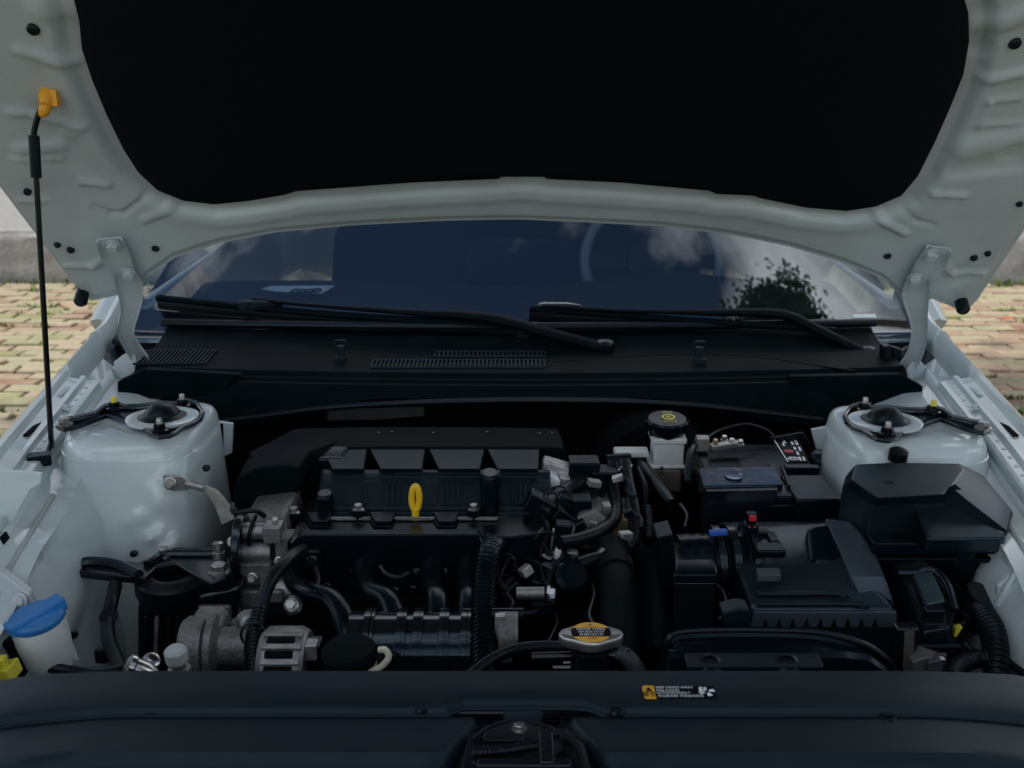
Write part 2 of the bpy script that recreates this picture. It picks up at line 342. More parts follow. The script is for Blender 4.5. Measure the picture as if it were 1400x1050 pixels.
# weeds: tufts at the foot of the wall and in the joints
b = MB()
def blade(p, h, a, rnd):
    d = V((math.cos(a), math.sin(a), 0)); s = V((-d.y, d.x, 0)) * 0.006; bend = rnd.uniform(.2, .8) * h
    b.add([p - s, p + s, p + d*bend*.4 + V((0, 0, h*.6)) + s*.7, p + d*bend*.4 + V((0, 0, h*.6)) - s*.7, p + d*bend + V((0, 0, h))], [(0,1,2,3), (3,2,4)])
rnd = random.Random(3)
for k in range(300):
    if k < 110: x = rnd.uniform(-5, 5); y = WY - 0.06 - abs(rnd.gauss(0, .10)); hh = (0.02, 0.07)
    else:
        x = rnd.choice((-1, 1)) * rnd.uniform(1.2, 4.5); y = rnd.uniform(1.5, 6.1); y = round((y - 0.05)/BD)*BD + 0.05 + BD/2; hh = (0.015, 0.045)
    for q in range(rnd.randint(6, 16)):
        blade(V((x + rnd.gauss(0, .04), y + rnd.gauss(0, .012), 0.03)), rnd.uniform(*hh), rnd.uniform(0, 6.3), rnd)
o = b.build('weeds', 'grass', smooth=0); tag(o, 'green weeds and grass tufts along wall foot and brick joints', None, None, 'stuff')
# a few fallen leaves
LEAFC = [(0.45, 0.10, 0.03), (0.42, 0.22, 0.05), (0.22, 0.10, 0.04)]
for i, c in enumerate(LEAFC): mat('fallen_leaf_%d' % i, c, 0.7)
for i, (px, py, lab) in enumerate([(1377, 437, 'reddish fallen leaf lying on bricks beyond the fender'), (145, 408, 'orange fallen leaf near the wall foot beside the hood hinge'), (88, 422, 'brown fallen leaf on bricks close to the prop rod')]):
    p = PZ(px, py, 0.055); b = MB(); a = i * 1.3
    def lf(u, v, p=p, a=a):
        l = (u - .5) * .09; w = (v - .5) * .045 * math.sin(math.pi * min(.97, max(.03, u))); return p + V((l*math.cos(a) - w*math.sin(a), l*math.sin(a) + w*math.cos(a), 0.012*abs(v-.5) + .012*u*u))
    b.grid(lf, 8, 4); o = b.build('fallen_leaf', 'fallen_leaf_%d' % i); tag(o, lab, 'leaf', 'fallen leaves on the paving')

# ================================================================== CAR
XC = 0.014
car = empty('car', (0, 0, 0)); tag(car, 'white car with its hood propped open and engine bay showing', 'car')
def mir(p, sgn): return V((XC + sgn * p[0], p[1], p[2]))

# ---------------------------------------------------------------- hood
PHI = R(48); HO = V((0, 0.70, 1.07)); HS = V((0, -math.cos(PHI), math.sin(PHI))); HN = V((0, -math.sin(PHI), -math.cos(PHI)))
def HP(px, py): p = PP(px, py, HO, HN); return (p.x, (p - HO).dot(HS))
def H3(x, s, h=0.0): return HO + V((x, 0, 0)) + HS * s + HN * h
rear_px = [(108, 400), (122, 414), (140, 410), (165, 404), (192, 396), (203, 378), (240, 352), (300, 333), (380, 318), (480, 309), (600, 304), (710, 302), (800, 305), (900, 311), (1000, 325), (1080, 341), (1150, 360), (1205, 381), (1228, 402), (1244, 412), (1275, 410), (1305, 422), (1322, 429), (1332, 420)]
rear = [HP(*p) for p in rear_px]
eL0, eL1, eR0, eR1 = HP(108, 400), HP(0, 258), HP(1332, 420), HP(1400, 318)
def edge_x(e0, e1, s): return e0[0] + (e1[0] - e0[0]) * (s - e0[1]) / (e1[1] - e0[1])
SF = 1.02
fl, fr_ = edge_x(eL0, eL1, .92), edge_x(eR0, eR1, .92)

def hood_xs(u, v):
    x0 = interp([(i / (len(rear)-1), p[0]) for i, p in enumerate(rear)], u); s0 = interp([(i / (len(rear)-1), p[1]) for i, p in enumerate(rear)], u)
    uu = (x0 - rear[0][0]) / (rear[-1][0] - rear[0][0])
    xf = lerp(fl, fr_, uu); sf = SF - 0.10 * abs(2*uu - 1)**2.2
    # sides bow outward a little in the middle of the hood
    bow = 0.0 * (2*uu - 1) * math.sin(math.pi * v) * abs(2*uu-1)
    return lerp(x0, xf, v) + bow, lerp(s0, sf, v)
pad_px = [(107, 30), (111, 70), (125, 112), (145, 160), (168, 207), (188, 238), (213, 261), (248, 275), (290, 280), (330, 276), (382, 267), (386, 263), (440, 259), (560, 250), (680, 245), (684, 242), (744, 242), (748, 245), (850, 250), (980, 262), (985, 266), (1040, 268), (1047, 272), (1110, 285), (1160, 289), (1200, 283), (1235, 268), (1256, 243), (1280, 195), (1300, 150), (1318, 105), (1326, 60), (1325, 20), (1316, -10)]
pad = [HP(*p) for p in pad_px]
px_, ps_ = pad[-1]; pad += [(px_ - .03, ps_ + .10), (px_ - .10, ps_ + .24), (px_ - .19, ps_ + .34), (px_ - .32, ps_ + .385), (0.014, ps_ + .40), (pad[0][0] + .32, ps_ + .385), (pad[0][0] + .19, ps_ + .34), (pad[0][0] + .09, ps_ + .24), (pad[0][0] + .02, ps_ + .10)]
def d_poly(x, s, poly):
    d = 9; ins = False; n = len(poly)
    for i in range(n):
        x0, y0 = poly[i]; x1, y1 = poly[(i+1) % n]; ex, ey = x1-x0, y1-y0; t = max(0, min(1, ((x-x0)*ex + (s-y0)*ey) / (ex*ex+ey*ey+1e-12)))
        q = (x-x0-ex*t)**2 + (s-y0-ey*t)**2
        if q < d: d = q
        if (y0 > s) != (y1 > s) and x < (x1-x0)*(s-y0)/(y1-y0) + x0: ins = not ins
    d = math.sqrt(d) if d < 9 else 3; return -d if ins else d
# stamped beads of the inner panel: start, end (photo), half width, height
beads = [((28, 70), (100, 92), .008, .006), ((15, 155), (45, 156), .007, .005), ((52, 160), (112, 175), .007, .006), ((28, 205), (80, 200), .012, .006), ((18, 217), (86, 218), .005, .004), ((112, 250), (146, 254), .006, .006), ((28, 273), (60, 274), .006, .004),
         ((90, 362), (128, 362), .006, .006), ((128, 362), (143, 350), .006, .006), ((60, 10), (110, 18), .02, .006), ((1345, 108), (1400, 98), .008, .007), ((1335, 40), (1398, 20), .014, .007), ((1338, 170), (1352, 136), .004, .004), ((1352, 136), (1394, 132), .004, .005), ((1340, 168), (1392, 166), .004, .004), ((1275, 262), (1318, 265), .006, .006),
         ((1196, 294), (1236, 316), .007, .006), ((1285, 358), (1302, 374), .006, .006), ((1302, 374), (1345, 372), .006, .006), ((1320, 200), (1400, 185), .02, .007), ((1310, 230), (1390, 222), .016, -.006),
         ((128, 283), (152, 292), .005, -.004), ((152, 292), (170, 292), .005, -.004), ((170, 292), (196, 272), .005, -.004), ((198, 300), (236, 284), .008, .004), ((1238, 286), (1252, 300), .005, -.004), ((1252, 300), (1275, 305), .005, -.004)]
beads = [(HP(*a), HP(*c), w, h) for a, c, w, h in beads]
dimples = [(HP(95, 182), .012, .004), (HP(1342, 70), .014, -.006), (HP(1312, 376), .025, -.005), (HP(1385, 205), .02, -.006), (HP(45, 235), .03, .004)]
NU, NV = 260, 190
uu_tab = []
acc = [0]
for a, c in zip(rear, rear[1:]): acc.append(acc[-1] + math.hypot(c[0]-a[0], c[1]-a[1]))
def u_of(t):                                  # even spacing along the rear edge
    s = t * acc[-1]
    for i in range(len(acc)-1):
        if s <= acc[i+1] + 1e-9: return (i + (s - acc[i]) / (acc[i+1] - acc[i])) / (len(acc)-1)
    return 1.0
def hood_h(x, s, u, v, t):
    h = 0.0
    dp = d_poly(x, s, pad)
    h -= (0.006 + 0.008 * sstep(.25, .5, abs(x))) * (1 - sstep(0.020, 0.034, dp))                       # channel round the pad
    h += 0.0018 * math.exp(-((dp - 0.046) / 0.010)**2)                # rolled bead beside it
    eu = min(t, 1 - t) * 1.45; ev = v * 1.0
    h -= 0.004 * (1 - sstep(0.022, 0.028, eu))                       # hem flange at the sides
    h -= 0.003 * (1 - sstep(0.004, 0.02, ev))
    for (a, c, w, hh) in beads:
        ex, ey = c[0]-a[0], c[1]-a[1]; q = max(0, min(1, ((x-a[0])*ex + (s-a[1])*ey) / (ex*ex+ey*ey+1e-9)))
        dd = math.hypot(x-a[0]-ex*q, s-a[1]-ey*q)
        if dd < 2.2*w: h += 0.9 * hh * (1 - sstep(.3*w, 1.6*w, dd))
    for (c, w, hh) in dimples:
        dd = math.hypot(x-c[0], s-c[1])
        if dd < 3*w: h += 0.9 * hh * (1 - sstep(.5*w, 1.5*w, dd))
    h += 0.006 * noise.noise(V((x*3.1, s*3.1, 0.3)))
    return h
b = MB(); ins, outs = [], []
for i in range(NU+1):
    t = i/NU; u = u_of(t)
    for j in range(NV+1):
        v = (j/NV)**1.25; x, s = hood_xs(u, v); ins.append(H3(x, s, hood_h(x, s, u, v, t)))
        e = min(t*1.45, (1-t)*1.45, v*1.0, (1-v)*1.0); outs.append(H3(x, s, -0.012 - 0.035*sstep(0, .10, e) - 0.03*math.sin(math.pi*t)*sstep(0, .4, v)))
q = lambda i, j: i*(NV+1)+j
b.v = ins + outs; N0 = len(ins)
for i in range(NU):
    for j in range(NV):
        b.f.append((q(i,j), q(i+1,j), q(i+1,j+1), q(i,j+1))); b.f.append(tuple(N0+k for k in (q(i,j), q(i,j+1), q(i+1,j+1), q(i+1,j))))
    for j in (0, NV): b.f.append((q(i,j), q(i+1,j), N0+q(i+1,j), N0+q(i,j)))
for j in range(NV):
    for i in (0, NU): b.f.append((q(i,j), q(i,j+1), N0+q(i,j+1), N0+q(i,j)))
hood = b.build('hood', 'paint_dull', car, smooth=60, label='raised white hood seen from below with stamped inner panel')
b = MB(); n = len(pad); cx = sum(p[0] for p in pad)/n; cy = sum(p[1] for p in pad)/n
def ringp(k, h): return [H3(lerp(p[0], cx, k), lerp(p[1], cy, k), h) for p in pad]
b.loft([ringp(0, -0.012), ringp(0, -0.004), ringp(.006, 0.0005), ringp(.03, 0.004), ringp(.2, 0.007)]); 
b.build('insulation_pad', 'pad', hood, smooth=50, label='black felt insulation pad lining the hood')
def grommet(px, py, r, name='plug', m='rubber', dome=0.002, base=0.004):
    x, s = HP(px, py); b = MB(); b.lathe([(r, -0.012), (r, base), (r*.82, base+dome), (r*.3, base+dome*.6)], H3(x, s, 0), HN, 16); return b.build(name, m, hood)
for px, py, r in ((46, 39, .0085), (38, 261, .006), (79, 333, .0055), (97, 340, .0065), (213, 338, .0065), (1387, 58, .0085), (1393, 277, .0055), (1213, 348, .0065), (1331, 351, .0065), (1350, 345, .0055)):
    grommet(px, py, r)
for px, py in ((113, 401), (1314, 412)):
    x, s = HP(px, py); b = MB(); b.lathe([(.011, -.01), (.012, .012), (.0115, .02), (.008, .024)], H3(x, s, 0), HN, 18); b.build('rubber_stop', 'rubber', hood, label='black rubber bump stop at the hood corner')
# ---------------------------------------------------------------- hood hinges
def hinge(pts_px, ys, bolts, base_px, side, lab):
    """strap of pressed steel that bends from the hood down to the cowl corner"""
    b = MB(); P = [H3(*HP(px, py), .013) if k < 4 else PY(px, py, y) for k, ((px, py), y) in enumerate(zip(pts_px, ys))]; path = crom([p for p in P], 6)
    wid = [(0, .040), (.12, .048), (.25, .036), (.34, .046), (.42, .040), (.55, .030), (.75, .027), (1, .030)]
    rings = []; L = [0]
    for a, c in zip(path, path[1:]): L.append(L[-1] + (c-a).length)
    for i, p in enumerate(path):
        t = (path[min(i+1, len(path)-1)] - path[max(i-1, 0)]).normalized(); w = interp(wid, L[i]/L[-1])
        xd = V((1, 0.25*side, 0)); xd = (xd - t*xd.dot(t)).normalized(); nn = t.cross(xd)
        if nn.y > 0: nn = -nn
        f = 0.009
        rings.append([p - xd*w/2 + nn*f, p - xd*(w/2-.004), p + xd*(w/2-.004), p + xd*w/2 + nn*f, p + xd*(w/2) , p + xd*(w/2-.002) - nn*.003, p - xd*(w/2-.002) - nn*.003, p - xd*w/2])
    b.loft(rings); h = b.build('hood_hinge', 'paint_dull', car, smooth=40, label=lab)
    for (px, py, y) in bolts: bolt(h, H3(*HP(px, py), .013), HN, .0095, .012, 'paint_dull')
    b = MB(); q = [PY(px, py, 0.80) for px, py in base_px]; b.prism(q, (0, 0.03, 0)); b.build('hinge_bracket', 'paint_dull', h, bevel=.002)
    return h
hinge([(152, 318), (163, 345), (172, 362), (180, 385), (178, 420), (172, 450), (180, 470), (192, 488)], [.607, .634, .65, .672, .70, .735, .775, .81], [(157, 326, .598), (178, 364, .64)], [(155, 495), (176, 480), (186, 487), (186, 512), (166, 522), (157, 520)], 1, 'white hood hinge arm beside the prop rod')
hinge([(1281, 330), (1270, 350), (1256, 370), (1250, 388), (1254, 420), (1257, 448), (1252, 478), (1240, 500)], [.612, .634, .655, .672, .70, .735, .775, .81], [(1270, 338, .605), (1248, 371, .645)], [(1239, 505), (1250, 490), (1267, 502), (1268, 520), (1262, 540), (1242, 520)], -1, 'white hood hinge arm beside the fuse box')

# ---------------------------------------------------------------- prop rod
rod = MB(); A0 = H3(*HP(66, 138), .02); r0 = PY(55, 152, A0.y + .0); r1 = PY(46, 180, A0.y + .005); r2 = PZ(70, 605, 0.885); r3 = PZ(60, 628, 0.872); r4 = PZ(43, 633, 0.870)
rod.tube([A0, r0, r0.lerp(r1, .8), r1.lerp(r2, .02), r1.lerp(r2, .1), r1.lerp(r2, .5), r1.lerp(r2, .97), r2, r3, r4], .0042, 10, k=5)
prop = rod.build('prop_rod', 'metal_black', car, label='thin black rod holding the hood up')
b = MB(); b.tube([r1.lerp(r2, .012), r1.lerp(r2, .135)], .0078, 14); b.build('grip_sleeve', 'rubber', prop)
b = MB(); x, s = HP(66, 132); c = H3(x, s, 0); b.lathe([(.015, -.002), (.0155, .004), (.012, .014), (.0085, .02)], c, HN, 18, sx=1.0, sy=.8); b.tube([c + HN*.012, A0 + (r0 - A0)*.25, A0.lerp(r0, .9)], .0085, 12); b.box(c + HN*.006 + V((.010, 0, .002)), (.012, .014, .022)); b.build('clip', 'amber', prop, bevel=.0015, label='orange plastic clip where the rod meets the hood')
b = MB(); b.box(r3.lerp(r4, .35) + V((0, 0, .002)), (.034, .026, .018), Matrix.Rotation(.4, 3, 'Z')); b.tube([r4 + V((0, 0, -.004)), r4 + V((-.014, -.012, -.012)), r4 + V((-.02, -.03, -.02))], .007, 8); b.build('pivot_holder', 'plastic', prop, bevel=.003)

# ---------------------------------------------------------------- windscreen, cowl
WA = R(29); WHALF = 0.875
def WS(x, t):
    xx = x - XC; y0 = 0.93 + 0.13*xx*xx; z0 = 0.930 - 0.015*xx*xx
    return V((x, y0 + t*math.cos(WA), z0 + t*math.sin(WA) - 0.045*t*t*0.6 - 0.035*xx**2*t))
def WSn(x, t):
    a = WS(x + .01, t) - WS(x - .01, t); c = WS(x, t + .01) - WS(x, t - .01); n = a.cross(c); return n.normalized()
b = MB(); b.grid(lambda u, v: WS(XC + lerp(-1, 1, u) * (WHALF - .05*v), lerp(-0.03, .90, v)), 40, 26)
ws = b.build('windscreen', 'glass', car, smooth=60, solid=.005, off=1, label='curved windscreen mirroring blue sky and clouds')
def frit(x0, x1, t0, t1, k=40):
    b = MB(); b.grid(lambda u, v: WS(lerp(x0, x1, u), lerp(t0(u), t1(u), v)) - WSn(lerp(x0, x1, u), 0.1) * .009, k, 3); return b
b = frit(XC - WHALF, XC + WHALF, lambda u: -.04, lambda u: .072 + .03*abs(2*u-1)**6)
for sgn in (-1, 1):
    b.grid(lambda u, v: WS(XC + sgn*((WHALF - .05*u) - .035*v), lerp(0.02, .9, u)) - WSn(0, .1)*.009, 20, 3)
b.build('frit_band', 'black_print', ws, smooth=60)
b = MB(); b.grid(lambda u, v: WS(PP(1178, 428, WS(.8, .05), WSn(.6, .05)).x + (u-.5)*.052, .052 + (v-.5)*.012) + WSn(.6, .05)*.0055, 2, 1); b.build('lamp_reflection', 'white_print', ws, smooth=0)  # white dash painted on the glass as a lamp's reflection

# cowl: profile (y, z) from the lip under the front face to the glass
def cowl_prof(x):
    xx = abs(x - XC); k = 0.10*xx*xx
    zl = 0.866 - 0.055*sstep(.22, .56, xx) ; yb = k*.9
    return [(0.775+yb, zl-.012), (0.703+yb, zl), (0.700+yb, zl+.006), (0.708+yb, 0.880-.01*sstep(.3,.7,xx)), (0.716+yb, 0.8905), (0.728+yb, 0.8915), (0.731+yb, 0.8965), (0.744+yb, 0.898), (0.748+yb, 0.906), (0.762+yb, 0.9075), (0.85+yb, 0.913), (0.895+k*.8, 0.918), (0.905+k*.9, 0.921), (0.925+k*1.25, 0.9325), (0.945+k*1.3, 0.9335), (0.95+k*1.3, 0.928)]
XS = [XC + lerp(-.73, .73, i/72) for i in range(73)]
b = MB(); b.loft([[V((x, y, z)) for y, z in cowl_prof(x)] for x in XS], closed=False, cap=False)
cowl = b.build('cowl_panel', 'plastic_grain', car, solid=.003, smooth=25, label='black plastic cowl with air grilles below the windscreen')
def cz(x, y):
    pr = cowl_prof(x); return interp([(p[0], p[1]) for p in pr[9:14]], y)
def vent(x0, x1, ya, yb, n, nm='air_grille'):
    b = MB()
    b.grid(lambda u, v: (lambda x, y: V((x, y, cz(x, y) + .0015)))(lerp(x0, x1, u), lerp(ya, yb, v)), 12, 3)
    h = b.build(nm, 'dark', cowl, smooth=0)
    s = MB()
    for i in range(n + 1):
        x = lerp(x0, x1, i/n); y0_, y1_ = ya, yb
        s.bar((x, y0_, cz(x, y0_) + .003), (x, y1_, cz(x, y1_) + .003), .0022, .005)
    for y in (ya, yb): s.tube([V((lerp(x0, x1, k/8), y, cz(lerp(x0, x1, k/8), y) + .003)) for k in range(9)], .0025, 6, k=1)
    s.build('slats', 'plastic_panel', h, stuff=True)
pa, pb = PZ(206, 480, .91), PZ(300, 480, .91); vent(pa.x, pb.x, .80, .885, 18)
pa, pb = PZ(510, 498, .91), PZ(744, 498, .91); vent(pa.x, pb.x, .772, .815, 42)
pa, pb = PZ(596, 482, .915), PZ(745, 482, .915); vent(pa.x, pb.x, .836, .866, 26)
# raised rib and washer nozzles on the cowl
b = MB(); b.tube([(lambda p: V((p.x, p.y, cz(p.x, p.y) + .001)))(PZ(px, py, .915)) for px, py in ((300, 462), (420, 474), (560, 483), (740, 492), (850, 487), (960, 484), (1050, 488), (1130, 497), (1170, 503))], .0035, 8, flat=.6); b.build('cowl_rib', 'plastic_grain', cowl)
for px, py in ((467, 489), (955, 491)):
    p = PZ(px, py, .915); b = MB(); b.box(p + V((0, 0, .010)), (.016, .012, .028)); b.box(p + V((0, -.012, .0)), (.020, .026, .012)); b.tube([p + V((-.009, -.004, .020)), p + V((-.009, -.006, .034)), p + V((.009, -.006, .034)), p + V((.009, -.004, .020))], .0032, 6, k=2); b.build('cowl_clip', 'plastic_panel', cowl, bevel=.003)
# side closing pieces of the cowl
b = MB(); b.prism([PY(x, y, .735) for x, y in ((160, 522), (196, 505), (330, 512), (300, 540), (168, 548), (120, 548), (128, 540), (160, 537))], (0, .02, 0)); b.build('cowl_end_cap', 'plastic_grain', cowl, bevel=.003)
b = MB(); b.prism([PY(x, y, .735) for x, y in ((1080, 515), (1232, 512), (1262, 528), (1262, 545), (1298, 547), (1298, 553), (1250, 558), (1090, 552))], (0, .02, 0)); b.build('cowl_end_cap', 'plastic_grain', cowl, bevel=.003)
b = MB(); b.prism([PY(x, y, .83) for x, y in ((1209, 474), (1218, 472), (1220, 512), (1207, 514))], (0, .03, 0)); b.prism([PY(x, y, .85) for x, y in ((1220, 474), (1234, 478), (1234, 512), (1220, 514))], (0, .02, 0)); b.build('cowl_end_seal', 'rubber', cowl, bevel=.003)
b = MB(); b.box2((-.62, .80, .25), (.65, .82, .885)); b.build('firewall', 'dark', car)
b = MB(); b.prism([PY(x, y, .74) for x, y in ((446, 561), (500, 558), (579, 556), (580, 569), (520, 574), (448, 575))], (0, .01, 0)); b.build('heat_shield', mat('shield', (.05, .048, .045), .55, metal=.3, vary=.4, vscale=30), car, bevel=.001, label='thin brown grey heat shield under the cowl lip')
b = MB(); b.tube([(lambda p: V((p.x, .697 + .1*abs(p.x)**2, p.z)))(PY(px, py, .70)) for px, py in ((300, 581), (360, 572), (450, 559), (560, 551), (700, 547), (850, 549), (960, 557), (1060, 570), (1130, 580))], .006, 8); b.build('lip_seal', 'rubber', cowl)
'''# bulges in the cowl front near the strut towers
for px in (297, 1122):
    p = PY(px, 552, .71); b = MB(); b.lathe([(.001, -.045), (.022, -.036), (.034, -.01), (.034, .03), (.02, .05), (.001, .055)], p + V((0, .018, 0)), (0, 0, 1), 20, sx=1.1, sy=.9); b.build('cowl_corner', 'plastic_gloss', cowl, smooth=60)

'''
b = MB(); b.tube([WS(XC + lerp(-.74, .74, k/20), .022) + V((0, -.012, .012)) for k in range(21)], .013, 8, flat=.7); b.build('windscreen_seal', 'rubber', ws, smooth=50)
# ---------------------------------------------------------------- wipers
def on_glass(px, py, lift): 
    o, n = WS(0.0, .05), WSn(0.0, .05); p = PP(px, py, o, n); p.y += 0.13*(p.x-XC)**2; return p + WSn(p.x, .05) * lift
def wiper(blade, arm, conn, lab):
    b = MB(); P = [on_glass(*q, .008) for q in blade]; b.tube(P, .0065, 8, flat=2.2); w = b.build('wiper', 'rubber', car, label=lab)
    b = MB(); b.tube([p + V((0, -.004, .011)) for p in P], .0095, 8, flat=.8); b.build('blade_spoiler', 'plastic_grain', w)
    b = MB(); Q = [on_glass(px, py, l) for px, py, l in arm]; n = len(Q) - 1
    q = crom(Q, 5); m = len(q) - 1
    b.tube(q, lambda t: lerp(.008, .021, sstep(.2, .65, t)), 8, raw=True, flat=.5); a = b.build('wiper_arm', 'plastic_grain', w, smooth=50)
    p = Q[-1]; b = MB(); b.lathe([(.018, -.02), (.020, .0), (.016, .012), (.004, .015)], p, (0, -.3, 1), 20); b.build('pivot_cap', 'plastic', w)
    c = on_glass(*conn, .024); b = MB(); b.loft([[c + V((dx, dy*w_, dz*w_)) for dy, dz in ((-.010, -.012), (.010, -.012), (.010, .010), (-.010, .010))] for dx, w_ in ((-.042, .75), (-.03, 1.05), (.02, 1.0), (.05, .55))]); b.build('blade_connector', 'plastic_gloss', w, bevel=.004)
wiper([(203, 428), (330, 436), (460, 444), (600, 451), (705, 456)], [(345, 430, .030), (430, 436, .030), (560, 444, .032), (668, 452, .034), (740, 468, .030), (826, 486, .02)], (352, 434), 'black wiper with its long blade towards the prop rod side')
wiper([(724, 433), (850, 443), (960, 453), (1080, 464), (1150, 471)], [(770, 435, .028), (850, 440, .028), (960, 445, .030), (1066, 451, .032), (1120, 472, .028), (1196, 505, .018)], (762, 433), 'black wiper ending near the middle of the windscreen')
# ---------------------------------------------------------------- body: fenders, pillars, roof, doors
CREST = [(-.45, .66, .74), (-.2, .725, .815), (.1, .765, .868), (.4, .800, .900), (.7, .832, .922), (.96, .858, .942), (1.10, .868, .955)]
def crest(y): return interp([(a, b_) for a, b_, c in CREST], y), interp([(a, c) for a, b_, c in CREST], y)
for sgn in (-1, 1):
    b = MB(); rings = []; YS = [lerp(-.42, .985, i/56) for i in range(57)]
    for y in YS:
        x, z = crest(y); bot = .32 + (math.sqrt(max(0, .36**2 - (y-.42)**2)) if abs(y-.42) < .36 else 0)
        pr = [(-.070, -.034), (-.066, -.022), (-.060, -.020), (-.046, -.019), (-.043, -.0105), (-.036, -.010), (-.033, -.017), (-.012, -.013), (-.006, -.003), (0, 0), (.006, -.004), (.022, -.02), (.045, -.07), (.062, -.16), (.068, -.26)]
        k_ = sstep(.725, .75, y); pr = [(dx, dz - k_ * interp([(-.07, .060), (-.03, .052), (-.012, .04), (-.004, 0)], dx)) for dx, dz in pr]
        pts = [V((x + dx, y, z + dz)) for dx, dz in pr]; pts.append(V((x + .066, y, min(bot, z - .27)))); rings.append([mir(p, sgn) for p in pts])
    b.loft(rings, closed=False, cap=False)
    fd = b.build('front_fender', 'paint', car, smooth=30, solid=.0012, label='white front fender on the %s side' % ('prop rod' if sgn < 0 else 'fuse box'))
    # oblong pressings and slots along the flange
    for (y, l) in ((.28, .05), (.47, .07), (.64, .05)):
        x, z = crest(y); b = MB(); p = mir((x - .023, y, z - .0145), sgn); b.box(p, (.009, l, .003), Matrix.Rotation(-sgn*.10, 3, 'Z')); b.build('flange_slot', 'dark' if y in (.47,) else 'paint_dull', fd, bevel=.001)
    for (y, dx) in ((.18, -.022), (.56, -.05)):
        x, z = crest(y); bolt(fd, mir((x + dx, y, z - .015), sgn), (0, 0, 1), .006, .006, 'paint')
    # tail of the fender: curls up beside the windscreen and leaves a dark pocket
    b = MB(); rings = []
    for i in range(13):
        t = i/12; y = lerp(.945, 1.16, t); x, z = crest(min(y, 1.1)); z += .055*sstep(.1, 1, t); x -= .030*t
        rings.append([mir(p, sgn) for p in (V((x - .012, y, z - .05 - .02*t)), V((x - .004, y, z - .01)), V((x, y, z)), V((x + .01, y, z - .004)), V((x + .03, y, z - .03)), V((x + .06, y, z - .10)), V((x + .07, y, z - .22)))])
    b.loft(rings, closed=False, cap=False); b.build('fender_tail', 'paint', fd, smooth=50, solid=.0015)
    b = MB(); b.grid(lambda u, v: mir(V((lerp(.70, .845, v) , lerp(.76, 1.15, u), lerp(.84, .865, v) + .055*u - .03*math.sin(math.pi*v))), sgn), 12, 8); b.build('fender_pocket', 'plastic', fd, smooth=60)
    b = MB(); b.tube([mir(p, sgn) for p in ((.73, .87, .90), (.78, .93, .905), (.83, .965, .915))], .006, 8); b.build('rubber_seal', 'rubber', fd)
    # roof pillar, door, glass
    P0, P1 = WS(XC + sgn*WHALF, .02), WS(XC + sgn*(WHALF - .05), .90)
    b = MB(); rings = []
    for i in range(12):
        t = i/11; p = P0.lerp(P1, t); p.z += .02*math.sin(math.pi*t); w = sgn
        rings.append([p + V((w*-.012, .0, .006)), p + V((w*.02, .01, .014)), p + V((w*.055, .05, .0)), p + V((w*.065, .10, -.03)), p + V((w*.03, .10, -.045)), p + V((-w*.01, .03, -.02))])
    b.loft(rings); b.build('roof_pillar', 'paint', car, smooth=60)
    b = MB(); rings = []
    for i in range(25):
        y = lerp(1.13, 3.95, i/24); w = interp([(1.13, .858), (2.2, .915), (3.2, .895), (3.95, .76)], y); z = interp([(.99, .945), (2.2, .985), (3.2, 1.02), (3.95, .98)], y)
        bot = .24 + (math.sqrt(max(0, .35**2 - (y-3.1)**2)) if abs(y-3.1) < .35 else 0)
        rings.append([mir((w - .05, y, z), sgn), mir((w, y, z - .01), sgn), mir((w + .02, y, z - .12), sgn), mir((w + .015, y, z - .3), sgn), mir((w, y, min(z-.31, bot)), sgn)])
    b.loft(rings, closed=False, cap=False); b.build('body_side', 'paint', car, smooth=40, solid=.002)
    b = MB(); b.grid(lambda u, v: mir(V((lerp(.84, lerp(.66, .62, u), v), lerp(lerp(1.25, 3.35, u), lerp(1.80, 3.05, u), v), lerp(lerp(.965, 1.02, u), 1.40, v))), sgn), 10, 6); b.build('side_window', 'glass_dark', car, smooth=60, solid=.004)
    # wheels
    wc = mir((.80, .42, .315), sgn); wh = MB(); wh.lathe([(.20, -.10), (.30, -.10), (.315, -.08), (.315, .08), (.30, .10), (.20, .10)], wc, (1, 0, 0), 40); w_ = wh.build('wheel', 'rubber', car)
    wh = MB(); wh.lathe([(.20, -.09), (.205, .09), (.19, .095), (.17, .06), (.04, .07)], wc, (sgn, 0, 0), 30); wh.build('rim', 'alu', w_)
b = MB(); b.grid(lambda u, v: V((XC + lerp(-1, 1, u)*.66, lerp(1.70 + .07*(2*u-1)**2, 3.1, v), 1.375 + .055*math.sin(math.pi*min(1, .25 + .6*v)) - .05*(2*u-1)**2)), 20, 20); b.build('roof', 'paint', car, smooth=60, solid=.02)
b = MB(); b.grid(lambda u, v: V((XC + lerp(-1, 1, u)*lerp(.64, .72, v), lerp(3.1, 3.75, v), lerp(1.385, 1.03, v) - .04*(2*u-1)**2)), 16, 8); b.build('rear_window', 'glass_dark', car, smooth=60, solid=.004)
b = MB(); b.grid(lambda u, v: V((XC + lerp(-1, 1, u)*.74, lerp(3.72, 4.05, v), lerp(1.035, .98, v) - .55*sstep(.85, 1, v))), 10, 14); b.build('boot_lid', 'paint', car, smooth=50, solid=.01)
b = MB(); b.box2((-.72, -.1, .19), (.75, 3.9, .215)); b.build('underbody', 'dark', car)
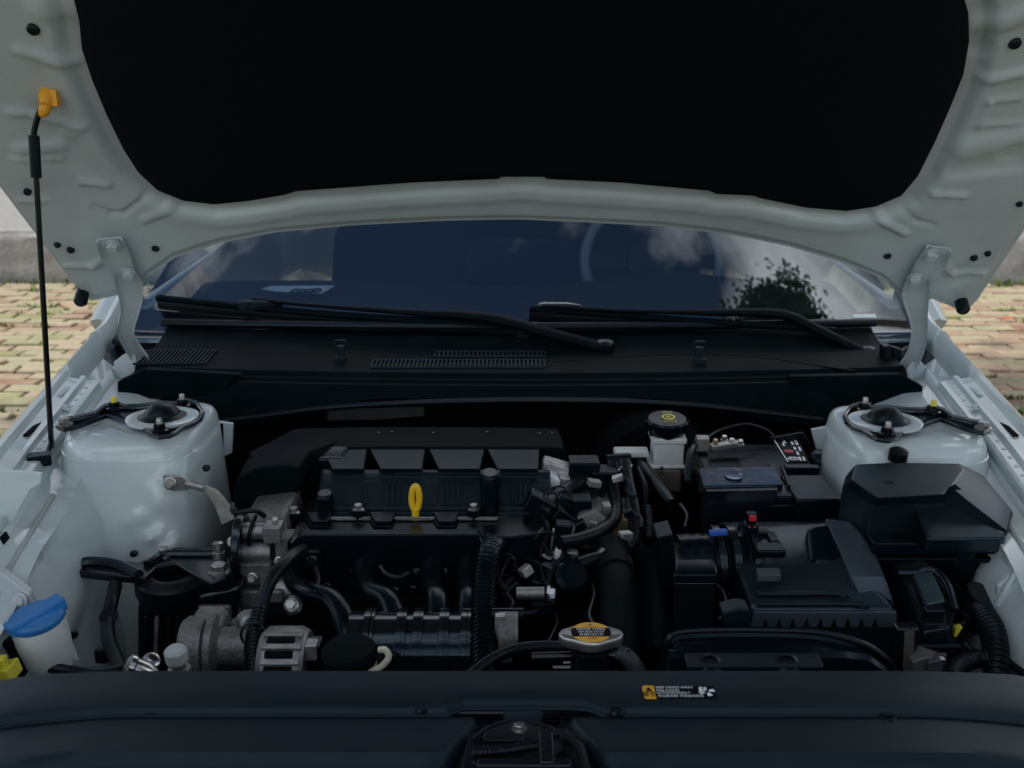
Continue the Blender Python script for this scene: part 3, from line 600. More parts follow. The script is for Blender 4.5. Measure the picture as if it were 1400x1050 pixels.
# cabin
b = MB(); b.grid(lambda u, v: V((XC + lerp(-.77, .77, u), lerp(.97 + .10*(2*u-1)**2, 1.62, v) + .03*math.sin(9*u)*v, interp([(0, .895), (.3, .925), (.62, .945), (.8, .935), (.9, .86), (1, .55)], v) + .028*math.exp(-((u-.735)/.10)**2)*sstep(.35, .62, v))), 48, 22); dash = b.build('dashboard', 'interior', car, smooth=60, solid=.01)
b = MB(); sc_ = V((XC + .0, 1.44, 1.0)); b.box(sc_, (.25, .02, .11), Matrix.Rotation(-.25, 3, 'X')); b.build('display_screen', 'plastic_gloss', dash, bevel=.006)
st = MB(); c = V((XC + .37, 1.74, .95)); ax = V((0, -.86, .5)); x_, y_, z_ = frame(ax); st.ring([c + x_*(.185*math.cos(a*math.pi/18)) + y_*(.185*math.sin(a*math.pi/18)) for a in range(36)], .015, 10); sw = st.build('steering_wheel', mat('leather', (.28, .28, .29), .45, bump=.3, bscale=500), car, smooth=60)
st = MB(); st.lathe([(.075, -.02), (.07, .02), (.03, .03)], c, ax, 24); st.bar(c, c + y_*.18, .04, .015, ax); st.bar(c, c - y_*.18, .04, .015, ax); st.bar(c, c - x_*.18, .04, .015, ax); st.build('hub', 'interior', sw, bevel=.004)
for sgn in (-1, 1):
    b = MB(); rings = []
    for t, y, z, w, d in ((0, 2.30, .50, .24, .06), (.3, 2.32, .70, .25, .07), (.6, 2.40, .92, .24, .06), (.85, 2.47, 1.08, .18, .05), (1, 2.49, 1.12, .10, .03)):
        rings.append([V((XC + sgn*.37 + w*math.cos(a*math.pi/8)*abs(math.cos(a*math.pi/8))**-.3 if abs(math.cos(a*math.pi/8)) > .01 else XC + sgn*.37, y + d*math.sin(a*math.pi/8), z)) for a in range(16)])
    b.loft(rings); s_ = b.build('front_seat', 'interior', car, smooth=70)
    b = MB(); b.lathe([(.03, -.09), (.06, -.07), (.065, .07), (.03, .09)], (XC + sgn*.37, 2.50, 1.22), (1, 0, 0), 18, sx=1.3); b.build('headrest', 'interior', s_, smooth=70)
    b = MB(); b.box((XC + sgn*.37, 2.05, .46), (.48, .52, .14)); b.build('seat_cushion', 'interior', s_, bevel=.04, seg=3)
b = MB(); b.box((XC, 3.05, .75), (1.25, .16, .62), Matrix.Rotation(-.25, 3, 'X')); b.build('rear_seat', 'interior', car, bevel=.05, seg=3)
b = MB(); b.box2((XC-.72, .9, .21), (XC+.72, 3.6, .24)); b.build('cabin_floor', 'interior', car)
# note lying on the dashboard
pp = [PZ(x, y, .956) for x, y in ((358, 396), (372, 391), (458, 390), (440, 400), (392, 399), (376, 397))]
b = MB(); b.prism([p + V((0, 0, .003*math.sin(p.x*60))) for p in pp], (0, 0, .0008)); note = b.build('paper_slip', 'paper', None, smooth=0); tag(note, 'white paper slip with dark printed figures lying on the dashboard', 'paper')
b = MB()
for k, (x, y) in enumerate(((404, 398), (414, 398), (424, 398), (433, 397))):
    p = PZ(x, y, .958); b.ring([p + V((.010*math.cos(a*math.pi/6), .018*math.sin(a*math.pi/6), .0004)) for a in range(12)], .0022, 4)
b.build('printed_figures', 'black_print', note, smooth=0, stuff=True)

# ---------------------------------------------------------------- inner aprons and strut towers
def apron(sgn):
    b = MB(); ys = [lerp(-.32, .80, i/60) for i in range(61)]
    rings = []
    for y in ys:
        x, z = crest(y); k = sstep(.30, .42, y)
        pr = [(x - .066, z - .026), (x - .074, z - .046), (x - .095, z - .052), (x - .125, z - .055 - .004*math.sin(y*30)), (lerp(.655, .66, k), z - .075), (.638, z - .11), (.628 - .01*math.sin(y*14), z - .16), (.622, .66), (.612, .60), (.602 + .012*math.sin(y*22), .50), (.60, .30)]
        rings.append([mir(V((px, y, pz)), sgn) for px, pz in pr])
    # denser: subdivide along the profile
    b.loft(rings, closed=False, cap=False)
    o = b.build('inner_fender', 'paint', car, smooth=40, solid=.002, label='white painted inner fender on the %s side' % ('washer filler' if sgn < 0 else 'fuse box'))
    # seam of sealer and a folded edge
    s = MB(); s.tube([mir(p, sgn) for p in ((.665, .34, .80), (.650, .22, .745), (.640, .12, .69), (.632, .03, .60))], .0045, 8); s.build('weld_seam', 'sealer', o)
    return o
apL, apR = apron(-1), apron(1)
def tower(cpx, cpy, sgn, beads_px, lab):
    c = PZ(cpx, cpy, .905); cx, cy = c.x, c.y
    n, rings = 144, []
    lev = [(.906, -.030), (.9055, -.022), (.902, -.012), (.894, -.004), (.884, .0), (.874, .002), (.8735, .0035), (.85, .006), (.82, .009), (.79, .013), (.76, .017), (.73, .021), (.70, .025), (.66, .030), (.60, .036), (.50, .044), (.38, .05)]
    for z, g_ in lev:
        r = []
        for j in range(n):
            a = 2*math.pi*j/n; ca, sa = math.cos(a), math.sin(a); e = 2/3.0
            A = .076 + g_*.30; B = .118 + g_*1.3
            if ca*sgn > 0: A = .145 + g_
            x = cx + A * math.copysign(abs(ca)**e, ca); y = cy + B * math.copysign(abs(sa)**e, sa)
            r.append(V((x, y, z)))
        rings.append(r)
    # finer rings between
    fine = []
    for r0_, r1_ in zip(rings, rings[1:]):
        m = max(1, int((r0_[0] - r1_[0]).length / .008))
        for k in range(m): fine.append([p.lerp(q_, k/m) for p, q_ in zip(r0_, r1_)])
    fine.append(rings[-1])
    for r in fine:
        for j, p in enumerate(r):
            if p.y < cy:
                X, Y, D = proj(p)
                for (x0, y0, x1, y1, w, h) in beads_px:
                    ex, ey = x1-x0, y1-y0; t = max(0, min(1, ((X-x0)*ex + (Y-y0)*ey)/(ex*ex+ey*ey+1e-9))); dd = math.hypot(X-x0-ex*t, Y-y0-ey*t)
                    if dd < 3*w: p.y -= 1.25 * h * math.exp(-(dd/w)**2)
                p.y += .004*noise.noise(V((p.x*9, p.z*9, 2.0)))
    b = MB(); b.loft(fine, True, True)
    t = b.build('strut_tower', 'paint', car, smooth=50, label=lab)
    # top: black plate with scalloped outline, white ring, rubber dome, three studs
    zt = .9075
    def P(px, py, dz=0): return PZ(cpx + sgn*-1*(px - 222) , cpy + (py - 570), zt + dz)
    out = [(80, 582), (86, 575), (104, 572), (130, 566), (143, 556), (158, 553), (172, 556), (190, 556), (222, 552), (244, 553), (256, 548), (270, 552), (277, 562), (274, 571), (262, 578), (250, 582), (240, 590), (232, 594), (218, 596), (207, 593), (200, 585), (188, 579), (172, 575), (158, 570), (146, 567), (134, 571), (108, 581), (88, 586)]
    b = MB(); b.prism([P(*q, -.003) for q in out], (0, 0, .008)); pl = b.build('mount_plate', 'plastic', t, smooth=0)
    b = MB(); pts = [P(*q, .0075) for q in out]; b.ring(pts, .0040, 8); b.build('plate_rim', 'metal_black', pl)
    c2 = PZ(cpx, cpy, zt + .008); b = MB(); b.lathe([(.042, -.002), (.055, -.001), (.056, .003), (.050, .005), (.038, .004)], c2, (0, 0, 1), 40, cap=False); b.build('mount_ring', 'paint', t, smooth=60)
    b = MB(); b.lathe([(.0455, -.006), (.0445, .0035), (.036, .0038), (.034, .005), (.028, .008), (.026, .013), (.018, .021), (.012, .024), (.003, .0245)], c2, (0, 0, 1), 32); b.build('dust_cap', 'rubber', t, smooth=40, label='black rubber dome cap on the strut top')
    for (px, py, m_) in ((157, 557, 'yellow_print'), (250, 553, 'zinc'), (219, 587, 'zinc')):
        p = P(px, py, .006); nb = bolt(t, p, (0, 0, 1), .0098, .012, 'metal_black', 'nut'); b = MB(); b.lathe([(.0048, .010), (.0048, .018), (.0038, .0205)], p, n=12); b.build('stud', m_, t)
    p = P(88, 579, .006); bolt(t, p, (0, 0, 1), .0095, .011, 'zinc')
    return t
tL = tower(222, 572, -1, [(178, 716, 196, 704, 9, .007), (198, 738, 218, 728, 8, .008), (224, 752, 242, 744, 8, .008), (222, 682, 258, 676, 18, .008), (258, 640, 262, 690, 10, .006), (230, 655, 255, 655, 12, .008)], 'white strut tower beside the prop rod')
tR = tower(1210, 577, 1, [(1150, 640, 1140, 690, 8, .006), (1180, 650, 1200, 650, 10, .006)], 'white strut tower behind the fuse box')
# little web beside each tower
for sgn, pts in ((-1, ((292, 576), (318, 580), (316, 620), (306, 624), (305, 580))), (1, ((1110, 588), (1132, 584), (1136, 640), (1128, 690), (1122, 640)))):
    b = MB(); b.prism([PY(x, y, .60) for x, y in pts], (0, .01, 0)); b.build('web_plate', 'paint_dull', tL if sgn < 0 else tR, bevel=.001)

# sheet metal details on the prop rod side
b = MB(); b.prism([PY(x, y, .20) for x, y in ((-20, 640), (58, 646), (56, 662), (42, 670), (30, 690), (14, 722), (2, 760), (-20, 780))], (0, .004, 0)); b.build('fender_brace', 'paint', apL, bevel=.002)
'''b = MB(); b.prism([PY(x, y, .17) for x, y in ((112, 812), (138, 800), (172, 812), (186, 832), (184, 935), (150, 935), (132, 890), (126, 850))], (0, .02, 0)); b.build('rail_end', 'paint', apL, bevel=.006, seg=3)'''
b = MB(); b.tube([PY(x, y, yy) for x, y, yy in ((84, 690, .30), (72, 720, .26), (66, 760, .22), (72, 805, .18), (84, 850, .12), (104, 905, .05))], .0042, 8); b.build('weld_seam', 'sealer', apL)
for x, y, yy in ((183, 757, .318), (100, 868, .10), (282, 640, .40)): b = MB(); b.lathe([(.0055, -.004), (.0055, .003), (.003, .004)], PY(x, y, yy), (0, -1, .3), 12); b.build('plug', 'rubber', apL)

for sgn, par in ((-1, apL), (1, apR)):
    b = MB()
    for k in range(26):
        y = -.05 + k*.030; x, z = crest(y); b.lathe([(.0036, -.001), (.0036, .0006), (.002, .001)], mir((x - .053, y, z - .0188), sgn), n=8)
    b.build('spot_welds', 'paint_dull', par, stuff=True)
    b = MB(); b.tube([mir((crest(y)[0] - .098, y, crest(y)[1] - .050 + .001*math.sin(y*90)), sgn) for y in [-.05 + .03*k for k in range(13)]], .0035, 6, k=2); b.build('sealer_bead', 'sealer', par)
# ---------------------------------------------------------------- front panel over the radiator
def fp_prof(x):
    m_ = .015 * (1 - sstep(.062, .085, abs(x - .5*(PZ(662, 972, .79).x + PZ(768, 972, .79).x)))); return [(y + (m_ if y < -.17 else 0), z) for y, z in fp_prof0(x)]
def fp_prof0(x):
    """(y, z) from the rear edge forward; the ends rise and swing back"""
    xx = abs(x - XC); e = sstep(.40, .66, xx); e2 = sstep(.30, .5, xx)
    yr = -.108 + .004*e - .010*e*e2; zr = .800 - .004*e - .03*sstep(.52, .72, xx)
    return [(yr + .010, zr - .045), (yr + .004, zr - .006), (yr - .002, zr), (yr - .035, zr + .001), (-.174 - .026*e, zr + .001 + .004*e), (-.179 - .028*e, zr - .001 + .004*e), (-.182 - .029*e, zr - .006), (-.188 - .030*e, zr - .007)]
xs = [XC + lerp(-.74, .74, i/90) for i in range(91)]
b = MB(); b.loft([[V((x, y, z)) for y, z in fp_prof(x)] for x in xs], closed=False, cap=False)
fp = b.build('radiator_cover', 'plastic_panel', car, smooth=28, solid=.003, label='black plastic cover along the front edge of the bay')
# front half of the cover: two wings either side of the latch well
def wing(x0, x1, cut):
    b = MB()
    def fn(u, v):
        y = lerp(-.199, -.40, v); xi0 = x0 if not cut < 0 else x0; 
        a, c = x0, x1
        if cut > 0: a = x0 + interp([(0, 0), (.10, 0), (.55, .052), (1, .066)], v) * 1.0
        if cut < 0: c = x1 - interp([(0, 0), (.10, 0), (.55, .052), (1, .066)], v) * 1.0
        x = lerp(a, c, u); xx = abs(x - XC); e = sstep(.40, .66, xx)
        z = .786 + .008*e - .004*sstep(.0, .1, v) - .010*sstep(.28, .36, v + .12*e) - .030*sstep(.6, 1, v)
        return V((x, y - .016*e, z))
    b.grid(fn, 40, 24); return b.build('cover_wing', 'plastic_panel', fp, smooth=35, solid=.0035)
wl_x, wr_x = PZ(662, 972, .79).x, PZ(768, 972, .79).x
# the well narrows to the rear, so the wings' inner edges splay outward towards the front
b = None
def wing2(side):
    b = MB()
    def fn(u, v):
        y = lerp(-.187, -.41, v); sp = interp([(0, 0), (.06, .004), (.42, .046), (.62, .062), (1, .066)], v)
        inner = (wl_x - sp) if side < 0 else (wr_x + sp); outer = XC + side*.74; x = lerp(inner, outer, u)
        xx = abs(x - XC); e = sstep(.40, .66, xx)
        z = .793 - .004*e - .03*sstep(.52, .72, xx) - .012*sstep(.26, .33, v - .10*e) - .03*sstep(.65, 1, v) - .012*(1 - sstep(0, .018, u))
        return V((x, y - .030*e, z))
    b.grid(fn, 60, 30); return b.build('cover_wing', 'plastic_panel', fp, smooth=35, solid=.0035)
for side in (-1, 1): wing2(side)
# latch well
b = MB()
for side in (-1, 1):
    def fn(u, v):
        y = lerp(-.172, -.41, u); sp = interp([(0, 0), (.06, .004), (.42, .046), (.62, .062), (1, .066)], u); x = (wl_x - sp) if side < 0 else (wr_x + sp)
        return V((x - side*.035*v, y, lerp(.783, .70, v)))
    b.grid(fn, 20, 6)
b.grid(lambda u, v: V((lerp(wl_x + .02, wr_x - .02, u), -.1735, lerp(.793, .68, v))), 4, 4)
b.grid(lambda u, v: V((lerp(wl_x - .06, wr_x + .06, u), lerp(-.19, -.42, v), .69)), 4, 4)
well = b.build('latch_well', 'plastic_panel', fp, smooth=40, solid=.002)
lt = MB(); c = V((.5*(wl_x + wr_x), -.228, .770)); 
lt.prism([V((c.x + dx, c.y + dy, .767)) for dx, dy in ((-.062, -.06), (-.058, .02), (-.03, .032), (-.012, .045), (.006, .045), (.03, .03), (.062, .022), (.066, -.05), (.05, -.085), (-.045, -.085))], (0, 0, .022)); latch = lt.build('hood_latch', 'metal_black', car, bevel=.002, label='black hood latch in the well of the front cover')
b = MB(); b.tube([c + V((-.052, .002, .024)), c + V((-.035, .018, .028)), c + V((-.012, .026, .030)), c + V((.002, .026, .030)), c + V((.028, .016, .028)), c + V((.055, .006, .024))], .0022, 8); b.build('latch_spring', 'metal_black', latch)
b = MB(); b.bar(c + V((-.045, -.03, .026)), c + V((.0, -.055, .026)), .022, .004); b.bar(c + V((.0, -.055, .028)), c + V((.035, -.01, .026)), .016, .004); b.box(c + V((-.02, .0, .027)), (.04, .012, .004)); b.box(c + V((.03, .008, .027)), (.03, .01, .006)); b.build('latch_lever', 'metal_black', latch, bevel=.001)
b = MB(); b.box(c + V((0, -.05, .030)), (.09, .012, .012)); b.build('latch_bar', 'metal_black', latch, bevel=.002); b = MB(); b.box(c + V((.022, -.03, .034)), (.014, .05, .010)); b.build('latch_bar', 'metal_black', latch, bevel=.002); b = MB(); b.hose([c + V((-.05, -.028, .03)), c + V((-.02, -.03, .034)), c + V((.012, -.022, .034))], .006, .004, .3, 10); b.build('coil_spring', 'metal_black', latch)
for dx in (-.055, .055): b = MB(); b.bar(c + V((dx, .02, .0)), c + V((dx*1.15, -.07, -.004)), .012, .03); b.build('latch_side', 'metal_black', latch, bevel=.002)
for dx, dy in ((-.045, .01), (.048, .005), (.012, -.06), (-.004, .028)): bolt(latch, c + V((dx, dy, .018)), (0, 0, 1), .006, .007, 'zinc' if dy > .02 else 'metal_black', 'rivet')
b = MB(); b.tube([c + V((.04, -.0, .03)), c + V((.055, -.03, .034)), c + V((.058, -.075, .03)), c + V((.062, -.12, .02))], .005, 8); b.build('latch_cable', 'rubber', latch)
for px, py in ((208, 980), (577, 973), (842, 977), (1214, 988)):
    p = PZ(px, py - 4, .7955 - (.004 if abs(px-700) > 400 else 0)); b = MB(); b.lathe([(.010, -.004), (.0105, .002), (.008, .0045), (.0045, .0045), (.004, .002)], p, n=18); q_ = b.build('push_pin', 'plastic', fp); b = MB(); b.box(p + V((0, 0, .005)), (.009, .002, .003)); b.build('pin_slot', 'plastic_gloss', q_)
# front bumper, grille and lamps below the cover
b = MB(); b.loft([[V((XC + lerp(-.86, .86, i/30), -.60 + .33*abs(2*i/30 - 1)**2.6 + dy, z)) for dy, z in ((.10, .735), (.03, .70), (.0, .60), (.02, .42), (.06, .25))] for i in range(31)], closed=False, cap=False); bump = b.build('front_bumper', 'paint', car, smooth=50, solid=.003)
b = MB(); b.grid(lambda u, v: V((XC + lerp(-.55, .55, u), lerp(-.41, -.62 + .02, v) + .20*abs(2*u-1)**2.6*v, .748 - .01*v - .25*max(0, v-.75))), 20, 8); b.build('grille_top', 'plastic_panel', car, smooth=40, solid=.003)
for sgn in (-1, 1):
    b = MB(); b.grid(lambda u, v: mir(V((lerp(.56, .80, u), lerp(-.44, -.18, u) + .0 - .05*v*(1-u), lerp(.765, .66, v) + .03*u)), sgn), 12, 6); b.build('headlamp', 'glass', car, smooth=60, solid=.004)

# ---------------------------------------------------------------- warning label on the cover
def lab3(px, py, lift=.0):
    p = PZ(px, py, .8015); return V((p.x, p.y, fpz(p.x, p.y) + .0017 + lift))
def fpz(x, y):
    pr = sorted(fp_prof(x)[2:6]); return interp(pr, y) + .0015
yl0, yl1 = PZ(930, 957, .8015).y, PZ(930, 940, .8015).y
xl0, xl1 = PZ(879, 948, .8015).x, PZ(978, 948, .8015).x
def L3(u, v, lift=0): x = lerp(xl0, xl1, u); y = lerp(yl0, yl1, v); return V((x, y, fpz(x, y) + .0006 + lift))
b = MB(); b.prism([L3(.165, .0), L3(1, .0), L3(1, 1), L3(.165, 1)], (0, 0, .0004)); lb = b.build('warning_label', 'black_print', fp, smooth=0, label='black and yellow fan warning sticker on the front cover')
b = MB(); b.prism([L3(u, v) for u, v in ((.02, -.02), (.165, -.02), (.165, 1.02), (.03, 1.02), (.0, .9), (.0, .1))], (0, 0, .0006)); b.build('warning_panel', 'label_yellow', lb, smooth=0)
b = MB(); b.add([L3(.035, .56, .0012), L3(.13, .56, .0012), L3(.083, .86, .0012)], [(0, 1, 2)]); b.prism([L3(.02, .49, .001), L3(.145, .49, .001), L3(.145, .465, .001), L3(.02, .465, .001)], (0, 0, .0002)); lw = (xl1 - xl0)
put_text(b, '警告', .0085, L3(.083, .24, .0012), (1, 0, 0), (0, 1, .05)); b.build('warning_sign', 'black_print', lb, smooth=0)
b = MB()
for s_, v_ in (('KEEP HANDS AWAY', .84), ('FAN STARTS', .60), ('AUTOMATICALLY', .40)): put_text(b, s_, .0044, L3(.185, v_, .001), (1, 0, 0), (0, 1, .05), 'LEFT', 1.0, 1.25)
put_text(b, '手远离风扇! 风扇自动启动', .0042, L3(.19, .15, .001), (1, 0, 0), (0, 1, .05), 'LEFT', 1.0, 1.2)
cf = L3(.88, .5, .001)
for k in range(4):
    a = R(20 + 90*k); d = V((math.cos(a), math.sin(a), 0)); s2 = V((-d.y, d.x, 0)); l_ = .0085
    b.add([cf + d*.0025 - s2*.0015, cf + d*l_ - s2*.0032, cf + d*l_ + s2*.0028, cf + d*.0025 + s2*.0015], [(0, 1, 2, 3)])
b.add([L3(.775, .55, .001), L3(.80, .40, .001), L3(.85, .48, .001), L3(.855, .74, .001), L3(.82, .90, .001), L3(.785, .86, .001)], [(0, 1, 2, 3, 4, 5)])
b.build('lettering', 'white_print', lb, smooth=0)

# ---------------------------------------------------------------- engine
b = MB(); b.box2((-.36, .22, .22), (.14, .60, .70)); b.box2((-.33, .36, .70), (.12, .60, .79)); eng = b.build('engine_block', 'dark', car, bevel=.01)
b = MB(); b.box2((-.60, -.02, .18), (.62, .02, .60)); b.build('radiator', 'dark', car)
# upper cover with stepped front tabs
ZT = .846
def T(px, py, z=ZT): return PZ(px, py, z)
b = MB()
top = [T(402, 585), T(500, 583), T(640, 583), T(764, 585), T(772, 606), T(770, 612), T(740, 611), T(510, 611), T(430, 612), T(398, 632), T(352, 634), T(338, 618)]
b.loft([[p + V((0, 0, -.035)) for p in top], [p + V((0, 0, -.006)) for p in top], [p.lerp(V((-.15, .55, ZT)), .012) for p in top]])
'''left = [PY(338, 618, .50), PY(352, 634, .455), PY(398, 632, .455), PY(420, 612, .50), PY(412, 660, .42), PY(396, 692, .40), PY(322, 690, .40), PY(318, 668, .43)]
b.add(left, [(0, 1, 6, 7), (1, 2, 5, 6), (2, 3, 4, 5)])
'''
b.loft([[PY(x, y, .395) for x, y in ((320, 692), (320, 670), (328, 652), (350, 640), (388, 636), (408, 640), (412, 660), (398, 692))], [PY(x, y, .44) for x, y in ((322, 690), (324, 660), (334, 634), (356, 622), (400, 616), (424, 616), (424, 640), (404, 690))], [PY(x, y, .53) for x, y in ((330, 680), (332, 650), (344, 622), (372, 604), (430, 600), (460, 604), (460, 640), (430, 680))], [PY(x, y, .60) for x, y in ((350, 670), (352, 640), (366, 606), (400, 588), (450, 586), (480, 590), (480, 630), (450, 670))]])
cov = b.build('engine_cover', 'plastic_grain', car, bevel=.005, smooth=30, label='black plastic engine cover with stepped front edge')
# ramps between tabs: dark recess then slanting tab plates
for (a0, a1, b0, b1) in ((438, 502, 454, 497), (504, 582, 520, 577), (585, 663, 600, 656), (665, 738, 680, 736)):
    A_ = [T(a0, 611, ZT - .004), T(a1, 611, ZT - .004)]; B_ = [PY(b1, 641, .405), PY(b0, 641, .405)]
    b = MB(); b.prism(A_ + B_, (0, .012, -.012)); b.build('cover_tab', 'plastic_panel', cov, bevel=.0025)  # paler than the cover: dappled sun put into the tab colour
for px, py in ((518, 592), (536, 591), (592, 592), (666, 591), (755, 592), (738, 593)):
    b = MB(); b.lathe([(.003, 0), (.003, .0015), (.001, .002)], T(px, py, ZT + .0005), n=10); b.build('mould_mark', 'plastic_gloss', cov)
b = MB(); b.prism([PY(x, y, .455) for x, y in ((432, 626), (470, 626), (476, 645), (470, 690), (410, 692), (416, 660))], (0, .06, 0)); b.build('oil_filler_recess', 'plastic_gloss', cov, bevel=.006)
'''b = MB(); c = PY(446, 662, .41); b.lathe([(.030, -.02), (.034, -.01), (.034, .008), (.028, .013)], c, (0, -.5, .86), 28); b.box(c + V((0, -.007, .014)), (.05, .012, .012)); b.build('oil_filler_cap', 'plastic_gloss', cov, bevel=.002)'''
# valve cover face
def VF(px, py): return PY(px, py, interp([(640, .43), (660, .40), (705, .345), (715, .335)], py))
b = MB(); b.grid(lambda u, v: VF(lerp(lerp(440, 430, v), lerp(752, 756, v), u), lerp(644, 712, v)) + V((0, .0, 0)), 60, 12); vc = b.build('valve_cover', 'plastic_panel', car, smooth=40, solid=.006, label='ribbed dark valve cover between cover tabs and wiring channel')  # lighter plastic here carries the sun dapple on this face
b = MB()
for py, x0, x1, w in ((648, 540, 752, .003), (653, 470, 752, .002), (697, 440, 756, .003), (703, 440, 756, .002)): b.tube([VF(lerp(x0, x1, k/6), py) + V((0, -.003, .002)) for k in range(7)], w, 6, k=1)
for x in (500, 530, 538, 545, 606, 613, 620, 627, 700, 706, 712, 718): b.tube([VF(x, 663) + V((0, -.003, .002)), VF(x, 692) + V((0, -.003, .002))], .0028, 6)
for x0, x1 in ((470, 495), (550, 598), (634, 655), (684, 697), (722, 750)): b.prism([VF(x, y) + V((0, -.002, .001)) for x, y in ((x0, 664), (x1, 664), (x1, 690), (x0, 690))], (0, -.002, .0018))
b.build('cover_ribs', 'plastic_panel', vc, bevel=.001)
b = MB(); b.lathe([(.018, -.06), (.018, .05), (.015, .056)], PY(670, 690, .35), (0, -.12, 1), 18, sy=.8); b.box(PY(670, 655, .37), (.032, .03, .02)); b.build('ignition_coil', 'plastic', vc, bevel=.002)
b = MB(); b.lathe([(.016, -.05), (.016, .035), (.013, .04)], PY(446, 705, .35), (0, -.12, 1), 18, sy=.8); b.build('ignition_coil', 'plastic', vc, bevel=.002)
for px, py in ((402, 697), (490, 693), (648, 693)):
    p = PY(px, py + 8, .335); b = MB(); b.lathe([(.011, -.02), (.011, .004), (.008, .006)], p, n=16); q_ = b.build('bolt_boss', 'plastic', vc); bolt(q_, p + V((0, 0, .004)), (0, 0, 1), .0062, .010, 'zinc')
# dipstick
p0 = PY(568, 716, .335); b = MB(); lp = [PY(568 + 5.2*math.cos(a*math.pi/12), 681 - 16*math.sin(a*math.pi/12) + (4 if math.sin(a*math.pi/12) < 0 else 0)*0, .33) for a in range(24)]
b.ring([p + V((0, dy_, 0)) for p, dy_ in zip(lp, [0]*24)], .0050, 10); b.tube([PY(568, 695, .33), PY(568, 716, .334)], .0058, 8); b.build('dipstick', 'yellow', car, smooth=60, label='yellow ring handle of the oil dipstick')
# wiring channel in front of the valve cover
ZC = .792
b = MB(); topc = [T(405, 713, ZC), T(440, 711, ZC), T(680, 712, ZC), T(700, 700, ZC), T(722, 686, ZC), T(760, 684, ZC + .01), T(776, 690, ZC), T(752, 716, ZC), T(738, 729, ZC), T(700, 734, ZC), T(660, 734, ZC), T(655, 729, ZC), T(412, 729, ZC), T(404, 734, ZC), T(392, 740, ZC)]
b.loft([[p + V((0, -.004, -.052)) for p in topc], [p + V((0, 0, -.004)) for p in topc], [p.lerp(V((-.12, .30, ZC + .0)), .012) + V((0, 0, .0005)) for p in topc]])
chn = b.build('wiring_channel', 'plastic', car, bevel=.003, smooth=30, label='long black plastic wiring channel across the engine front')
b = MB(); b.prism([PY(x, y, .262) for x, y in ((400, 740), (410, 731), (654, 730), (662, 740), (664, 756), (650, 776), (440, 778), (402, 766))], (0, .02, 0)); b.build('channel_front', 'plastic', chn, bevel=.003)
b = MB(); b.tube([T(x, y, ZC + .0005) for x, y in ((398, 742), (410, 731), (430, 728), (520, 728), (645, 728), (654, 733), (660, 742))], .0016, 6, k=3); b.build('channel_edge', 'plastic_skylit', chn)  # lit edge of the channel drawn as a paler strip
for x0 in (424, 511, 598): 
    b = MB(); b.prism([T(x0 - 6, 706, ZC + .004), T(x0 + 30, 706, ZC + .004), T(x0 + 24, 719, ZC + .004), T(x0 + 2, 719, ZC + .004)], (0, 0, .008)); b.build('channel_tab', 'plastic', chn, bevel=.002)
    b = MB(); b.tube([T(x0 - 6, 707, ZC + .005), T(x0 + 2, 720, ZC + .004), T(x0 + 24, 720, ZC + .004)], .0016, 6, k=1); b.build('tab_edge', 'plastic_panel', chn)
for q3 in ((452, 480, 508), (540, 570, 596), (626, 650, 680)): b = MB(); b.tube([T(x, 709, ZC + .004) for x in q3], .003, 6); b.build('metal_rail', 'alu', chn)
b = MB(); p = PY(428, 762, .25); b.box(p, (.026, .02, .028)); cl = b.build('mounting_clip', 'plastic', chn, bevel=.003); bolt(cl, p + V((0, -.010, 0)), (0, -1, .2), .006, .006, 'metal_black'); b = MB(); b.bar(p + V((-.008, 0, -.014)), p + V((-.008, .0, -.045)), .003, .012); b.bar(p + V((.008, 0, -.014)), p + V((.008, .0, -.045)), .003, .012); b.build('clip_leg', 'plastic', cl)
b = MB(); p = T(672, 737, ZC - .01); b.box(p, (.042, .016, .02)); b.build('harness_clamp', 'plastic', chn, bevel=.003)
# intake manifold: plenum barrel with ribs and four runners
bp0, bp1 = PY(476, 862, .10), PY(650, 864, .10); bp0.y = bp1.y = .115; bp0.z = bp1.z = .692
b = MB(); b.cyl(bp0, bp1, .056, n=40); man = b.build('intake_manifold', 'plastic_gloss', car, smooth=40, label='black ribbed intake manifold barrel with curved runners')
for k, px in enumerate((500, 508, 545, 552, 568, 575, 604, 611, 634, 641)):
    x = PY(px, 862, .09).x; b = MB(); w = .0025 if k % 2 else .005; b.lathe([(.0562, -w), (.0605, -w*.8), (.0605, w*.8), (.0562, w)], (x, .115, .692), (1, 0, 0), 40, cap=False); b.build('barrel_rib', 'plastic_gloss', man, smooth=40)
for px0, px1 in ((400, 470), (495, 540), (590, 598), (640, 640)):
    a = PY(px0, 792, .235); c = PY(px0 + (px1-px0)*.25, 806, .20); d = PY(px0 + (px1-px0)*.7, 838, .13); e = PY(px1, 872, .09)
    b = MB(); b.tube([a + V((0, .05, .02)), a + V((0, .01, 0)), c + V((0, .0, 0)), V((d.x, .165, .745)), V((e.x, .115, .728)), V((e.x + .006, .085, .70))], .0165, 16, flat=.8); b.build('runner', 'plastic', man, smooth=60)
b = MB(); b.prism([PY(x, y, .268) for x, y in ((410, 774), (690, 772), (680, 800), (640, 812), (560, 818), (440, 815), (410, 800))], (0, .02, 0)); b.build('manifold_flange', 'plastic_grain', man, bevel=.004)
for px, py in ((484, 776), (570, 776), (607, 776), (447, 796), (485, 790), (580, 785), (565, 800), (540, 802)):
    bolt(man, PY(px, py + 6, .266), (0, -1, .3), .0045, .006, 'metal_black')
